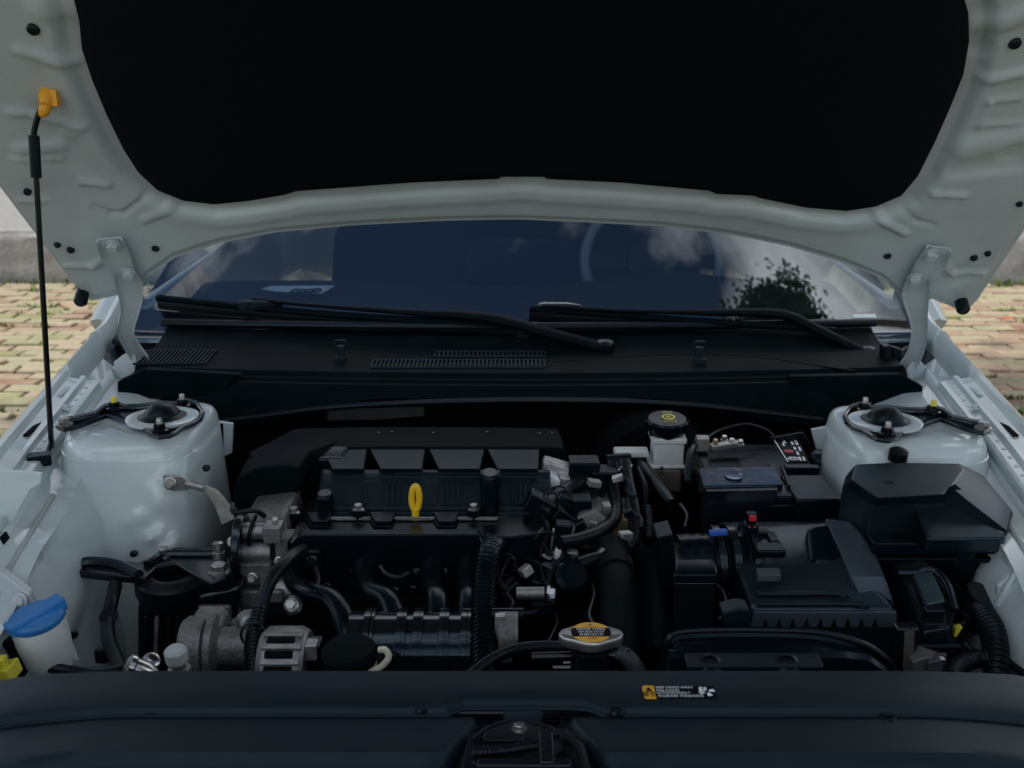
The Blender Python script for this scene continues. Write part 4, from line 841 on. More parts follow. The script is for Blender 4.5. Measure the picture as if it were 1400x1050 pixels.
p = PY(400, 828, .15); b = MB(); b.lathe([(.014, -.02), (.014, .004), (.008, .006)], p, (0, -.8, .5), 16); q_ = b.build('stud_boss', 'metal_black', man); bolt(q_, p + V((0, -.006, .004)), (0, -.8, .5), .0075, .012, 'zinc')
# bright bracket tag on manifold, idler drum at right of the barrel
b = MB(); b.cyl(PY(682, 866, .10), PY(708, 866, .10), .030, n=28); b.build('throttle_drum', 'alu_rough', man)
b = MB(); b.cyl(PY(672, 840, .11), PY(716, 840, .11), .009, n=16); b.build('vacuum_stub', 'plastic', man)
b = MB(); b.box(PY(690, 890, .10), (.02, .012, .03)); b.box(PY(684, 856, .09), (.014, .01, .035)); b.build('sensor_plug', 'foil', man, bevel=.002)

# ---------------------------------------------------------------- timing side castings, pumps, alternator (prop rod side)
b = MB(); b.prism([PY(x, y, .30) for x, y in ((330, 712), (388, 705), (404, 760), (412, 830), (402, 858), (330, 858), (322, 800))], (0, .12, 0)); tim = b.build('timing_cover', 'alu_rough', car, bevel=.006, label='grey cast metal timing cover at the engine end')
for (x0, x1, y, r, yy) in ((322, 366, 726, .0125, .285), (322, 372, 754, .016, .28), (378, 402, 806, .02, .27), (335, 404, 836, .016, .26)):
    b = MB(); b.cyl(PY(x0, y, yy), PY(x1, y, yy), r, n=22); b.build('cast_tube', 'alu', tim)
b = MB(); b.box(PY(374, 727, .275), (.026, .03, .026)); b.build('square_boss', 'alu', tim, bevel=.002); bolt(tim, PY(377, 718, .28), (0, -.2, 1), .005, .012, 'zinc')
for (x, y, w, h, d, yy) in ((353, 778, .048, .036, .04, .275), (360, 810, .07, .03, .05, .27), (300, 832, .048, .034, .05, .24), (392, 745, .03, .04, .03, .285), (350, 834, .10, .034, .05, .285)):
    b = MB(); b.box(PY(x, y, yy), (w, d, h)); b.build('cast_block', 'alu_rough', tim, bevel=.004)
for (x, y, yy) in ((382, 768, .265), (318, 741, .275), (395, 862, .24), (368, 850, .24), (345, 790, .25)): bolt(tim, PY(x, y, yy), (0, -1, .25), .006, .009, 'zinc')
c = PY(331, 748, .28); b = MB(); b.lathe([(.048, -.006), (.05, -.004), (.05, .004), (.048, .006), (.04, .004)], c, (1, 0, 0), 32, sx=1.0, sy=.9); b.build('pulley', 'metal_black', tim)
b = MB(); b.tube([PY(318, 690, .30), PY(327, 720, .27), PY(328, 760, .27), PY(336, 778, .27)], .004, 8); b.tube([PY(318, 690, .30), PY(320, 700, .27), PY(348, 698, .28), PY(362, 706, .29)], .004, 8); b.tube([PY(350, 705, .29), PY(342, 725, .27), PY(340, 745, .27)], .003, 8); b.build('wire', 'rubber', tim)
# pump
c0, c1 = PY(252, 884, .10), PY(298, 884, .10); b = MB(); b.lathe([(.022, -.004), (.036, .0), (.040, .006), (.040, .030), (.034, .034)], c0, (1, 0, 0), 36); b.lathe([(.041, .034), (.043, .036), (.043, .044), (.036, .047), (.026, .05), (.025, .085)], c0, (1, 0, 0), 36)
pump = b.build('coolant_pump', 'alu_rough', car, smooth=35, label='round cast grey pump body behind the front cover'); 
p = PY(276, 860, .10); b = MB(); b.prism([p + V((dx, 0, dz)) for dx, dz in ((-.024, -.014), (-.018, .006), (-.010, .013), (.018, .013), (.026, .004), (.026, -.014))], (0, .04, 0)); b.build('pump_lug', 'alu', pump, bevel=.003)
b = MB(); b.prism([PY(x, y, .13) for x, y in ((304, 862), (332, 842), (352, 838), (356, 918), (322, 918), (318, 880))], (0, .02, 0)); b.build('pump_bracket', 'alu', pump, bevel=.004)
for (x, y, r) in ((336, 848, .014), (330, 885, .02), (325, 860, .008)): b = MB(); b.lathe([(r, 0), (r, .02), (r*.7, .024)], PY(x, y, .125), (.5, -.8, .2), 18); b.build('bracket_boss', 'alu', pump)
# alternator: cast shell with slots
b = MB(); 
c = PY(388, 900, .06); b.lathe([(.045, -.03), (.052, -.022), (.052, .02), (.046, .03)], c + V((0, .01, -.018)), (1, 0, 0), 40); alt = b.build('alternator', 'alu', car, smooth=35, label='finned alternator housing partly hidden by front cover')
for k in range(6):
    a = R(22 + 21*k); d = V((0, -math.sin(a), math.cos(a))); b = MB(); b.box(c + V((0, .01, -.018)) + d*.0525, (.036, .010, .004), Matrix.Rotation(a, 3, 'X')); b.build('vent_slot', 'dark', alt, bevel=.002)
for k in range(7):
    a = R(11.5 + 21*k); d = V((0, -math.sin(a), math.cos(a))); b = MB(); b.box(c + V((.002, .01, -.018)) + d*.053, (.05, .008, .006), Matrix.Rotation(a, 3, 'X')); b.build('fin', 'alu', alt, bevel=.0015)
b = MB(); b.box(PY(424, 888, .06), (.020, .02, .022)); b.build('foil_tag', 'foil', alt, bevel=.002); b = MB(); b.box(PY(424, 895, .07), (.032, .03, .04)); b.build('regulator', 'plastic', alt, bevel=.003)
# oil cap / bottle with pale tag in front
c = PY(478, 894, .03); b = MB(); b.lathe([(.028, -.012), (.034, -.008), (.035, .004), (.030, .010), (.010, .012)], c, (0, -.12, 1), 30); cp_ = b.build('coolant_cap', 'plastic_grain', car, smooth=40, label='dark flat cap with pale loop behind the front cover')
b = MB(); b.lathe([(.028, -.04), (.03, -.01), (.024, -.008)], c + V((.004, -.004, 0)), (0, -.12, 1), 24); b.tube([c + V((.022, -.02, -.016)), c + V((.04, -.018, -.008)), c + V((.050, -.012, .002)), c + V((.046, -.008, .010)), c + V((.038, -.004, .008))], .0042, 8); b.build('cap_loop', 'wax', cp_)
# engine mount, black bracket and rubber ring
def mb_path(pts, ys): return [PY(x, y, yy) for (x, y), yy in zip(pts, ys)]
c = PZ(238, 790, .735); b = MB(); b.lathe([(.036, -.03), (.052, -.028), (.056, -.012), (.055, .006), (.044, .014), (.030, .012), (.028, -.01)], c, (0, -.1, 1), 36); mnt = b.build('engine_mount', 'rubber', car, smooth=45, label='black rubber engine mount with steel bracket by strut tower')
b = MB(); b.prism([PZ(x, y, .742) for x, y in ((84, 783), (86, 776), (100, 772), (120, 770), (190, 778), (205, 772), (240, 757), (310, 760), (318, 782), (310, 800), (290, 808), (265, 795), (240, 780), (215, 785), (200, 800), (150, 796), (100, 790))], (0, 0, .012)); b.build('mount_arm', 'metal_black', mnt, bevel=.003)
b = MB(); b.tube([PZ(x, y, .757) for x, y in ((104, 772), (125, 768), (160, 772), (190, 786))], .008, 8); b.tube([PZ(x, y, .757) for x, y in ((200, 772), (225, 758), (260, 757), (310, 757))], .006, 8); b.build('pressed_rib', 'metal_black', mnt)
for px, py, r, h in ((95, 778, .0105, .014), (224, 760, .0085, .014), (300, 783, .0115, .014)): bolt(mnt, PZ(px, py, .753), (0, 0, 1), r, h, 'zinc')
p = PZ(300, 768, .753); b = MB(); b.lathe([(.009, 0), (.009, .016), (.0075, .017), (.0075, .030), (.006, .031)], p, n=16); b.build('stud', 'zinc', mnt)
b = MB(); b.prism([PY(x, y, .22) for x, y in ((186, 826), (250, 818), (330, 800), (322, 860), (250, 870), (246, 925), (186, 925))], (0, .10, 0)); blk = b.build('mount_housing', 'metal_black', car, bevel=.008)
for x in (200, 215, 232, 243): b = MB(); b.bar(PY(x, 842, .215), PY(x - 3, 915, .205), .006, .006); b.build('housing_fin', 'metal_black' if x != 215 else 'alu_rough', blk, bevel=.001)
# a/c line fittings
p = PY(243, 905, .0); b = MB(); b.lathe([(.010, -.03), (.014, -.022), (.014, -.01), (.009, -.008), (.009, .0), (.013, .001), (.0135, .017), (.011, .019)], p, (-.05, -.1, 1), 20); ac = b.build('service_port', 'alu', car, smooth=35, label='capped metal service port behind the front cover'); b = MB(); b.lathe([(.0135, .002), (.014, .016), (.011, .0195), (.003, .0195)], p + V((0, -.0005, .0005)), (-.05, -.1, 1), 20); b.build('port_cap', 'sealer', ac)
b = MB(); b.lathe([(.012, -.03), (.016, -.016), (.016, -.002), (.018, .0), (.018, .006), (.011, .01)], PY(180, 914, .03), (-.8, -.2, .5), 20); b.lathe([(.011, -.02), (.011, .01), (.008, .012)], PY(206, 908, .05), (.3, -.4, .8), 16); b.build('pipe_fitting', 'steel', ac, smooth=35)
b = MB(); b.tube([PY(158, 800, .22), PY(152, 826, .18), PY(147, 850, .15), PY(150, 880, .10), PY(158, 900, .07), PY(165, 918, .04)], .0095, 12); b.tube([PY(147, 845, .155), PY(149, 842, .15)], .012, 12); hz = b.build('wiring_loom', 'rubber', car, smooth=60); b = MB(); b.box(PY(139, 896, .09), (.016, .012, .02)); b.build('loom_clip', 'plastic', hz, bevel=.003)
b = MB(); b.tube([PY(66, 912, .0), PY(100, 918, .0), PY(140, 920, .02), PY(165, 914, .04)], .007, 10); b.build('washer_hose', 'rubber', car, smooth=60)
# coolant hose at the engine end
b = MB(); b.tube([PY(415, 752, .25), PY(398, 762, .20), PY(372, 790, .15), PY(356, 830, .12), PY(349, 870, .09), PY(348, 925, .05)], .0095, 12); bh = b.build('bypass_hose', 'rubber', car, smooth=60, label='thin black hose arching down past the alternator'); b = MB(); b.hose([PY(356, 830, .117), PY(349, 870, .087), PY(348, 925, .047)], .0105, .005, .10, 12); b.build('hose_sleeve', 'rubber', bh)
# ground strap
p = PY(230, 657, .338); b = MB(); b.prism([p + V((dx, 0, dz)) for dx, dz in ((-.006, .010), (-.006, -.010), (.008, -.016), (.030, -.014), (.034, .0), (.022, .008))], (0, -.004, 0)); gs = b.build('ground_strap', 'zinc', car, bevel=.001, label='braided earth strap bolted to the strut tower'); bolt(gs, p + V((.004, -.005, -.002)), (0, -1, .1), .0075, .008, 'zinc')
b = MB(); b.tube([PY(254, 661, .336), PY(278, 667, .335)], .006, 10); b.build('crimp', 'zinc', gs); b = MB(); b.tube([PY(277, 667, .335), PY(292, 675, .335), PY(304, 692, .335), PY(314, 712, .33)], lambda t: lerp(.006, .014, t), 10, flat=.35, hint=(0, -1, 0)); b.build('braid', 'strap', gs)
# ---------------------------------------------------------------- washer filler
c = PZ(51, 849, .795); b = MB(); b.lathe([(.021, -.16), (.0215, -.075), (.024, -.068), (.0285, -.055), (.0315, -.03), (.032, -.004), (.030, .0)], c, (-.12, -.10, 1), 30); wf = b.build('washer_filler', 'translucent', car, smooth=40, label='translucent washer fluid filler neck with blue cap')
ax = V((-.10, -.12, 1)).normalized(); x_, y_, z_ = frame(ax, V((.75, .9, 0)))
b = MB(); b.lathe([(.031, -.008), (.0335, -.005), (.0335, .001), (.031, .004), (.02, .005), (.005, .0055)], c + ax*.006, ax, 36); cap = b.build('filler_cap', 'blue', wf, smooth=40, label='blue washer fluid cap with raised grip')
b = MB(); o_ = c + ax*.011; b.loft([[o_ + x_*s_*.0355 + y_*w_ + ax*h_ for w_, h_ in ((-.0125, -.010), (-.011, .003 + .003*(s_ > 0)), (.011, .003 + .003*(s_ > 0)), (.0125, -.010))] for s_ in (-1, -.9, 0, .9, 1)]); b.build('cap_grip', 'blue', cap, bevel=.002)
b = MB(); p = PY(-6, 922, -.04); b.box(p, (.05, .03, .018), Matrix.Rotation(-.25, 3, 'Y')); b.box(p + V((.012, -.004, .018)), (.010, .012, .016)); b.box(p + V((-.018, -.004, .014)), (.012, .012, .012)); b.build('yellow_connector', 'yellow_print', car, bevel=.002, label='bright yellow plug beside the washer filler')
b = MB(); b.prism([PY(x, y, .02) for x, y in ((-30, 884), (18, 878), (28, 898), (30, 935), (-30, 935))], (0, .06, 0)); b.build('lamp_housing', 'plastic', car, bevel=.006)
# headlamp support panels, white sheet metal at both ends
b = MB(); b.prism([PY(x, y, .06) for x, y in ((-60, 770), (2, 782), (40, 812), (48, 838), (30, 880), (-60, 890))], (0, .015, 0)); hp = b.build('lamp_support', 'paint_dull', car, bevel=.004); bolt(hp, PY(26, 822, .055), (0, -1, .3), .008, .006, 'paint_dull'); b = MB(); b.tube([PY(-20, 850, .052), PY(8, 858, .052), (PY(30, 872, .052))], .003, 6); b.build('support_edge', 'sealer', hp)
b = MB(); b.prism([PY(x, y, .16) for x, y in ((0, 735), (32, 800), (10, 805), (-30, 790), (-30, 735))], (0, .02, 0)); b.build('lamp_gap_shade', 'dark', hp)  # solid dark plate standing in for the shaded gap
# ---------------------------------------------------------------- battery
def BX(o, u, v, w, lens, org=0): return None
bt = empty('battery'); bt.parent = car; bt['label'] = 'black battery with plastic cover and printed label'
# battery frame: z top .86
ZB = .824
tl, tr, br, bl = PZ(966, 606, ZB), PZ(1096, 600, ZB), PZ(1146, 668, ZB), PZ(960, 668, ZB)
x0b, x1b = -0 + PZ(958, 640, ZB).x, PZ(1118, 640, ZB).x; y0b, y1b = PZ(1040, 690, ZB).y + .03, PZ(1040, 606, ZB).y
b = MB(); b.box2((x0b, y0b, .64), (x1b, y1b, ZB - .012)); b.build('case', 'plastic', bt, bevel=.004)
b = MB(); b.box2((x0b + .004, y0b + .004, ZB - .014), (x1b - .004, y1b - .004, ZB)); b.build('lid', 'plastic', bt, bevel=.004)
# label plate on the lid
q = [PZ(1057, 600, ZB + .001), PZ(1092, 600, ZB + .001), PZ(1106, 632, ZB + .001), PZ(1077, 632, ZB + .001)]
b = MB(); b.prism(q, (0, 0, .0006)); lbm = b.build('label_plate', 'black_print', bt, smooth=0, label='black battery label with red mark and white lettering')
def Q(u, v): return q[3].lerp(q[2], u).lerp(q[0].lerp(q[1], u), v) + V((0, 0, .0009))
b = MB(); b.prism([Q(-.02, 0), Q(.03, 0), Q(.03, 1), Q(-.02, 1)], (0, 0, .0002)); ex, ey = (q[2] - q[3]).normalized(), (q[0] - q[3]).normalized()
cen = Q(.33, .12); b.ring([cen + V((.0085*math.cos(a*math.pi/9), .0062*math.sin(a*math.pi/9), .0003)) for a in range(18)], .0012, 4); put_text(b, 'H', .011, cen + V((0, 0, .0006)), (1, 0, 0), (.25, 1, 0), 'CENTER', 1.2)
for u, v, s_ in ((.62, .12, 'ꞏ'), ): pass
for (u0, u1, v0, v1) in ((.60, .70, .05, .20), (.78, .88, .05, .20), (.62, .72, .28, .42), (.60, .70, .50, .62), (.80, .90, .45, .62), (.60, .70, .72, .86), (.78, .88, .70, .92), (.26, .42, .78, .84), (.22, .30, .66, .76), (.34, .42, .86, .94)): b.prism([Q(u0, v0), Q(u1, v0), Q(u1, v1), Q(u0, v1)], (0, 0, .0002))
b.build('label_print', 'white_print', lbm, smooth=0)
b = MB(); cr_ = Q(.33, .44); b.prism([cr_ + V((.0095*math.cos(R(60*k)), .0095*math.sin(R(60*k)), 0)) for k in range(6)], (0, 0, .0003)); b.build('red_mark', 'red', lbm, smooth=0)
# carry bar, ridge strips
b = MB(); b.box(PZ(1096, 641, ZB + .004), (.055, .016, .010)); b.box(PZ(1060, 650, ZB + .004), (.012, .09, .010), Matrix.Rotation(-.12, 3, 'Z')); b.box(PZ(1074, 652, ZB + .003), (.006, .09, .008), Matrix.Rotation(-.12, 3, 'Z')); b.build('carry_bar', 'plastic', bt, bevel=.002)
b = MB(); b.box2((PZ(1078, 670, ZB).x, PZ(1078, 686, ZB).y, ZB - .05), (PZ(1138, 670, ZB).x, PZ(1078, 652, ZB).y, ZB + .004)); b.build('lid_block', 'plastic', bt, bevel=.004)
# fuse cover (shiny film) over the terminal
f = [PZ(956, 642, ZB + .018), PZ(1052, 640, ZB + .018), PZ(1064, 664, ZB + .018), PZ(962, 666, ZB + .018)]
b = MB(); b.loft([[p + V((0, 0, -.075)) for p in f], [p + V((0, 0, -.003)) for p in f], [p.lerp((sum(f, V())/4), .0) + V((0, 0, .001)) for p in f]]); fc = b.build('fuse_cover', mat('plastic_shiny', (.004, .006, .010), .14, coat=.3), bt, bevel=.002, label='glossy dark cover over the battery fuses')
b = MB(); b.grid(lambda u, v: f[3].lerp(f[2], u).lerp(f[0].lerp(f[1], u), v) + V((.006*u, 0, .0022 + .0003*noise.noise(V((u*7, v*4, 2))))), 30, 14); b.build('protective_film', mat('film_blue_reflection', (.006, .017, .042), .16, coat=.5, vary=.25, vscale=25), fc, smooth=60)  # blue of the film colour imitates a faint reflection
pc = PZ(1003, 651, ZB + .0215); b = MB(); b.lathe([(.017, 0), (.017, .002), (.012, .0025), (.011, .001)], pc, n=26, sy=.8); b.build('cover_emblem', mat('emblem', (.012, .04, .10), .2, coat=.5), fc, smooth=40)
b = MB(); b.tube([f[3] + V((.004, -.003, -.004)), f[2] + V((-.002, -.003, -.004))], .002, 6); b.build('cover_edge', 'zinc', fc)
b = MB(); b.box(PZ(1022, 668, ZB + .004) + V((0, -.003, -.01)), (.012, .008, .05)); b.build('cover_latch', 'plastic', fc, bevel=.001)
# terminals
tz = ZB + .004
b = MB(); b.box(PZ(960, 606, tz + .012), (.022, .02, .024)); b.bar(PZ(972, 612, tz + .01), PZ(1010, 606, tz + .014), .016, .01); trm = b.build('terminal_clamp', 'zinc', bt, bevel=.002); 
for x, y in ((978, 607), (990, 602), (1000, 606), (1012, 608)): bolt(trm, PZ(x, y, tz + .014), (0, -.2, 1), .0048, .009, 'zinc' if x > 985 else 'brass')
b = MB(); b.tube([PZ(965, 600, tz + .02), PY(985, 588, .58), PY(1020, 580, .60), PY(1048, 588, .60), PY(1060, 600, .58)], .0025, 8); b.tube([PZ(952, 606, tz + .01), PY(944, 620, .50), PY(940, 660, .44)], .006, 8); b.build('cable', 'rubber', bt)
b = MB(); b.prism([PY(x, y, .60) for x, y in ((1052, 598), (1098, 590), (1106, 600), (1118, 640), (1108, 650), (1096, 640))], (0, .03, -.01)); b.build('hold_down', 'metal_black', bt, bevel=.003)
b = MB(); b.lathe([(.02, -.03), (.024, .0), (.018, .015), (.006, .018)], PY(1122, 632, .55), (.3, -.3, 1), 18); b.build('terminal_boot', 'rubber', bt, smooth=60)
b = MB(); p = PZ(1027, 708, .835); b.box(p, (.014, .014, .016)); b.box(p + V((0, .0, -.018)), (.02, .018, .022)); rd = b.build('battery_sensor', 'plastic', bt, bevel=.002); b = MB(); b.box(p + V((0, -.008, .003)), (.010, .006, .008)); b.box(p + V((-.004, -.0085, -.010)), (.003, .004, .003)); b.box(p + V((.004, -.0085, -.010)), (.003, .004, .003)); b.build('lock_tab', 'red', rd, bevel=.001, label='small red lock tab on the battery sensor plug')
# ---------------------------------------------------------------- air filter box
ab = empty('air_filter_box'); ab.parent = car; ab['label'] = 'large dark plastic air filter box with clipped lid'
ZL = .735
# lower case
def rect(px0, py0, px1, py1, z): return [PZ(px0, py1, z), PZ(px1, py1, z), PZ(px1, py0, z), PZ(px0, py0, z)]
yF = PZ(1120, 852, ZL).y
fl_ = V((PZ(1024, 850, ZL).x, yF, ZL)); frr = V((PZ(1224, 850, ZL).x, yF, ZL))
xb0, xb1 = PZ(1024, 720, .80).x, PZ(1180, 715, .80).x; yB = PZ(1100, 720, .80).y
b = MB(); b.loft([[V((fl_.x + .012, yF + .012, .56)), V((frr.x - .012, yF + .012, .56)), V((frr.x - .03, yB, .56)), V((fl_.x, yB, .56))], [V((fl_.x, yF - .002, ZL - .002)), V((frr.x, yF - .002, ZL - .002)), V((frr.x - .01, yB, ZL)), V((fl_.x, yB, ZL))]]); b.build('lower_case', 'plastic_panel', ab, bevel=.004)
# lid: a front ridge, then a body rising to the rear, chamfered on the outer side
zl1 = ZL + .022
y1 = PZ(1120, 816, zl1 + .02).y; y2 = PZ(1120, 745, .83).y; y3 = yB + .02
A_ = [V((fl_.x, yF - .004, ZL)), V((frr.x + .002, yF - .004, ZL)), V((frr.x + .002, y3, ZL)), V((fl_.x - .012, y3, ZL))]
B_ = [V((fl_.x, yF, zl1)), V((frr.x - .004, yF, zl1)), V((frr.x - .03, y3, zl1 + .03)), V((fl_.x - .012, y3, zl1 + .03))]
C_ = [PZ(1026, 818, zl1 + .008), PZ(1212, 818, zl1 + .008), V((frr.x - .045, y3, .800)), V((fl_.x - .012, y3, .800))]
D_ = [PZ(1040, 790, .775), PZ(1150, 768, .800), PZ(1150, 716, .815), PZ(1040, 722, .805)]
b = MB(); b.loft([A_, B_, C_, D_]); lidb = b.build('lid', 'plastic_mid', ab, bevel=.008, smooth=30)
# outer shoulder of the lid, smooth, its sky sheen put into a paler colour
b = MB(); b.loft([[PZ(1128, 708, .83), PZ(1160, 712, .83), PZ(1172, 722, .82), PZ(1126, 716, .82)], [PZ(1146, 745, .815), PZ(1182, 740, .812), PZ(1196, 752, .80), PZ(1148, 760, .80)], [PZ(1164, 790, .79), PZ(1206, 790, .785), PZ(1214, 800, .775), PZ(1160, 800, .775)], [PZ(1176, 816, .765), PZ(1222, 822, .757), PZ(1224, 830, .745), PZ(1170, 826, .745)]]); b.build('lid_shoulder', 'plastic_skylit', lidb, bevel=.006, smooth=50)
b = MB(); b.prism([PZ(1100, 714, .826), PZ(1150, 707, .832), PZ(1162, 740, .812), PZ(1154, 774, .797), PZ(1106, 770, .795)], (0, 0, -.04)); b.build('lid_dome', 'plastic', lidb, bevel=.014, seg=3)
for py, x0, x1, z in ((811, 1035, 1158, .772), (825, 1037, 1185, .764)):
    b = MB(); b.tube([PZ(x0, py, z), PZ((x0+x1)/2, py, z), PZ(x1 - 14, py, z), PZ(x1, py + 6, z)], .0045, 8, flat=.7, k=2); b.build('lid_bead', 'plastic_panel', lidb)
b = MB(); b.prism([V((fl_.x + .002, yF - .006, ZL - .004)), V((frr.x, yF - .006, ZL - .004)), V((frr.x - .002, yF - .004, zl1 - .003)), V((fl_.x + .004, yF - .004, zl1 - .003))], (0, .01, 0)); b.build('lid_rim', 'plastic_skylit', lidb, bevel=.002)  # rim coloured paler for the sky it reflects
for k in range(9):
    x = lerp(fl_.x, frr.x, .10 + .093*k); b = MB(); b.add([V((x - .004, yF - .008, ZL - .003)), V((x + .004, yF - .008, ZL - .003)), V((x, yF - .008, ZL + .010)), V((x - .004, yF - .002, ZL - .003)), V((x + .004, yF - .002, ZL - .003)), V((x, yF - .002, ZL + .010))], [(0, 1, 2), (3, 5, 4), (0, 3, 4, 1), (1, 4, 5, 2), (2, 5, 3, 0)]); b.build('rim_gusset', 'dark', lidb, smooth=0)
# side clip
p = PY(1236, 878, .06); b = MB(); b.box(p, (.03, .02, .05)); cl = b.build('clamp', 'metal_black', ab, bevel=.004); b = MB(); b.bar(p + V((0, -.012, .022)), p + V((.002, -.016, -.028)), .012, .003); b.build('clip_wire', mat('clip_grey', (.10, .09, .08), .5, metal=.4), cl)
# air duct / mass sensor neck, corrugated
n0, n1 = PZ(1030, 765, .765), PZ(925, 770, .765)
b = MB()
prof = []
for k in range(40):
    t = k/39; prof.append((.048 - .006*math.sin(t*22)**2*(1 if t < .55 else .15) - (.006 if t > .6 else 0), t*(n1 - n0).length))
b.lathe(prof, n0, n1 - n0, 36, sy=1.0); nk = b.build('intake_neck', 'plastic', ab, smooth=35)
for t in (.08, .33, .52): b = MB(); w = .005; b.lathe([(.049, -w), (.053, -w), (.053, w), (.049, w)], n0.lerp(n1, t), n1 - n0, 36, cap=False); b.build('hose_clamp', 'metal_black', nk)
b = MB(); b.box(PZ(1052, 752, .805), (.040, .03, .012)); b.build('flow_sensor', 'plastic', ab, bevel=.003)
b = MB(); b.prism([PZ(1034, 776, .800), PZ(1066, 776, .800), PZ(1068, 786, .796), PZ(1036, 786, .796)], (0, 0, -.01)); b.build('sensor_label', mat('label_grey', (.045, .055, .065), .4), ab, bevel=.001)
b = MB(); b.bar(PZ(970, 729, .828), PZ(994, 727, .828), .010, .008); b.build('release_tab', 'blue_tab', ab, bevel=.002)
b = MB(); b.bar(PZ(992, 730, .80), PZ(1052, 730, .80), .016, .012); b.bar(PZ(1052, 730, .80), PZ(1060, 745, .80), .014, .012); b.build('sensor_plug', 'plastic', ab, bevel=.003)
# square black box (resonator lid) beside the neck
rb = rect(922, 736, 980, 785, .785); b = MB(); b.loft([[p + V((0, 0, -.10)) for p in rb], [p + V((0, 0, -.012)) for p in rb]]); rs = b.build('resonator_box', 'plastic_gloss', car, bevel=.004, label='square black resonator box left of the air filter')
b = MB(); cc = sum(rb, V())/4; b.loft([[p.lerp(cc, -.06) + V((0, 0, -.012)) for p in rb], [p.lerp(cc, -.04) for p in rb], [p.lerp(cc, .06) + V((0, 0, .003)) for p in rb]]); b.build('resonator_lid', 'plastic', rs, bevel=.003)
b = MB(); ol = rect(902, 742, 914, 772, .775); b.prism(ol, (0, 0, -.004)); b.build('olive_sticker', 'olive', rs); b = MB(); b.prism([PY(x, y, .20) for x, y in ((898, 735), (920, 730), (924, 800), (905, 805))], (0, .05, 0)); b.build('box_bracket', 'plastic', rs, bevel=.002)
# ---------------------------------------------------------------- intake duct behind the front cover
b = MB(); rings = []
for px, pyt, pyb, yy in ((905, 905, 930, -.02), (914, 872, 930, -.02), (928, 862, 930, -.02), (980, 859, 930, -.02), (1060, 859, 930, -.02), (1110, 862, 930, -.02), (1150, 869, 930, -.02), (1185, 880, 932, -.02), (1210, 897, 934, -.02), (1226, 922, 936, -.02)):
    t_ = PY(px, pyt, yy); f_ = PY(px, max(pyt + 14, 890), yy - .035); g_ = PY(px, pyb, yy - .05)
    rings.append([t_ + V((0, .07, -.09)), t_ + V((0, .04, -.026)), t_ + V((0, .006, -.002)), t_ + V((0, -.004, -.002)), t_ + V((0, -.006, -.008)), f_, f_ + V((0, -.008, -.004)), g_, g_ + V((0, .05, -.03))])
b.loft(rings); du = b.build('air_intake_duct', 'plastic', car, smooth=32, label='black air intake scoop behind the front cover')
b = MB(); b.tube([PY(908, 902, -.03), PY(914, 876, -.028), PY(930, 864, -.026), PY(1000, 861, -.026), (PY(1100, 863, -.026)), PY(1150, 871, -.026), PY(1188, 884, -.028), PY(1214, 904, -.03), PY(1226, 925, -.03)], .004, 8); b.build('duct_rim', 'plastic', du)
b = MB(); b.box2((PY(932, 905, -.05).x, -.085, PY(932, 916, -.08).z), (PY(1115, 905, -.05).x, -.055, PY(932, 900, -.07).z)); b.build('duct_step', 'plastic_panel', du, bevel=.004)
for px in (970, 1076):
    p = PY(px, 911, -.075); b = MB(); b.lathe([(.012, -.004), (.014, .0), (.014, .006), (.009, .009), (.007, .004)], p, (0, -.5, .85), 20); b.build('rubber_grommet', 'rubber', du, smooth=40)
b = MB(); b.prism([PY(x, y, .045) for x, y in ((988, 838), (1010, 832), (1026, 834), (1026, 856), (990, 858))], (0, .03, 0)); b.build('duct_tab', 'plastic_panel', du, bevel=.003)
# ---------------------------------------------------------------- fuse box
fb = empty('fuse_box'); fb.parent = car; fb['label'] = 'faceted black fuse box beside the right strut tower'; fb['label'] = 'faceted black fuse box in front of a strut tower'
ZF = .895
TPo = [PZ(1170, 634, ZF), PZ(1218, 632, ZF), PZ(1312, 634, ZF), PZ(1322, 648, ZF - .004), PZ(1300, 668, ZF - .006), PZ(1292, 678, ZF - .006), PZ(1200, 681, ZF - .006), PZ(1164, 655, ZF - .002)]
TP = [PZ(1170, 634, ZF), PZ(1218, 632, ZF), PZ(1312, 633, ZF), PZ(1318, 642, ZF), PZ(1300, 668, ZF - .002), PZ(1290, 676, ZF - .002), PZ(1200, 681, ZF - .002), PZ(1164, 655, ZF)]
MD = [PZ(1156, 650, .880), PZ(1210, 638, .884), PZ(1345, 650, .872), PZ(1386, 700, .850), PZ(1378, 728, .838), PZ(1294, 686, .868), PZ(1194, 690, .866), PZ(1152, 664, .872)]
MDo = [PZ(1156, 652, .870), PZ(1210, 640, .876), PZ(1345, 652, .875), PZ(1380, 705, .848), PZ(1370, 738, .832), PZ(1268, 738, .836), PZ(1194, 724, .845), PZ(1154, 668, .862)]
BT = [p + V((0, .004, -.06)) for p in MD]
b = MB(); b.loft([[p + V((0, .012, .806 - p.z)) for p in MD], MD, TP]); fbl = b.build('lid', 'plastic_mid', fb, bevel=.003, smooth=20)
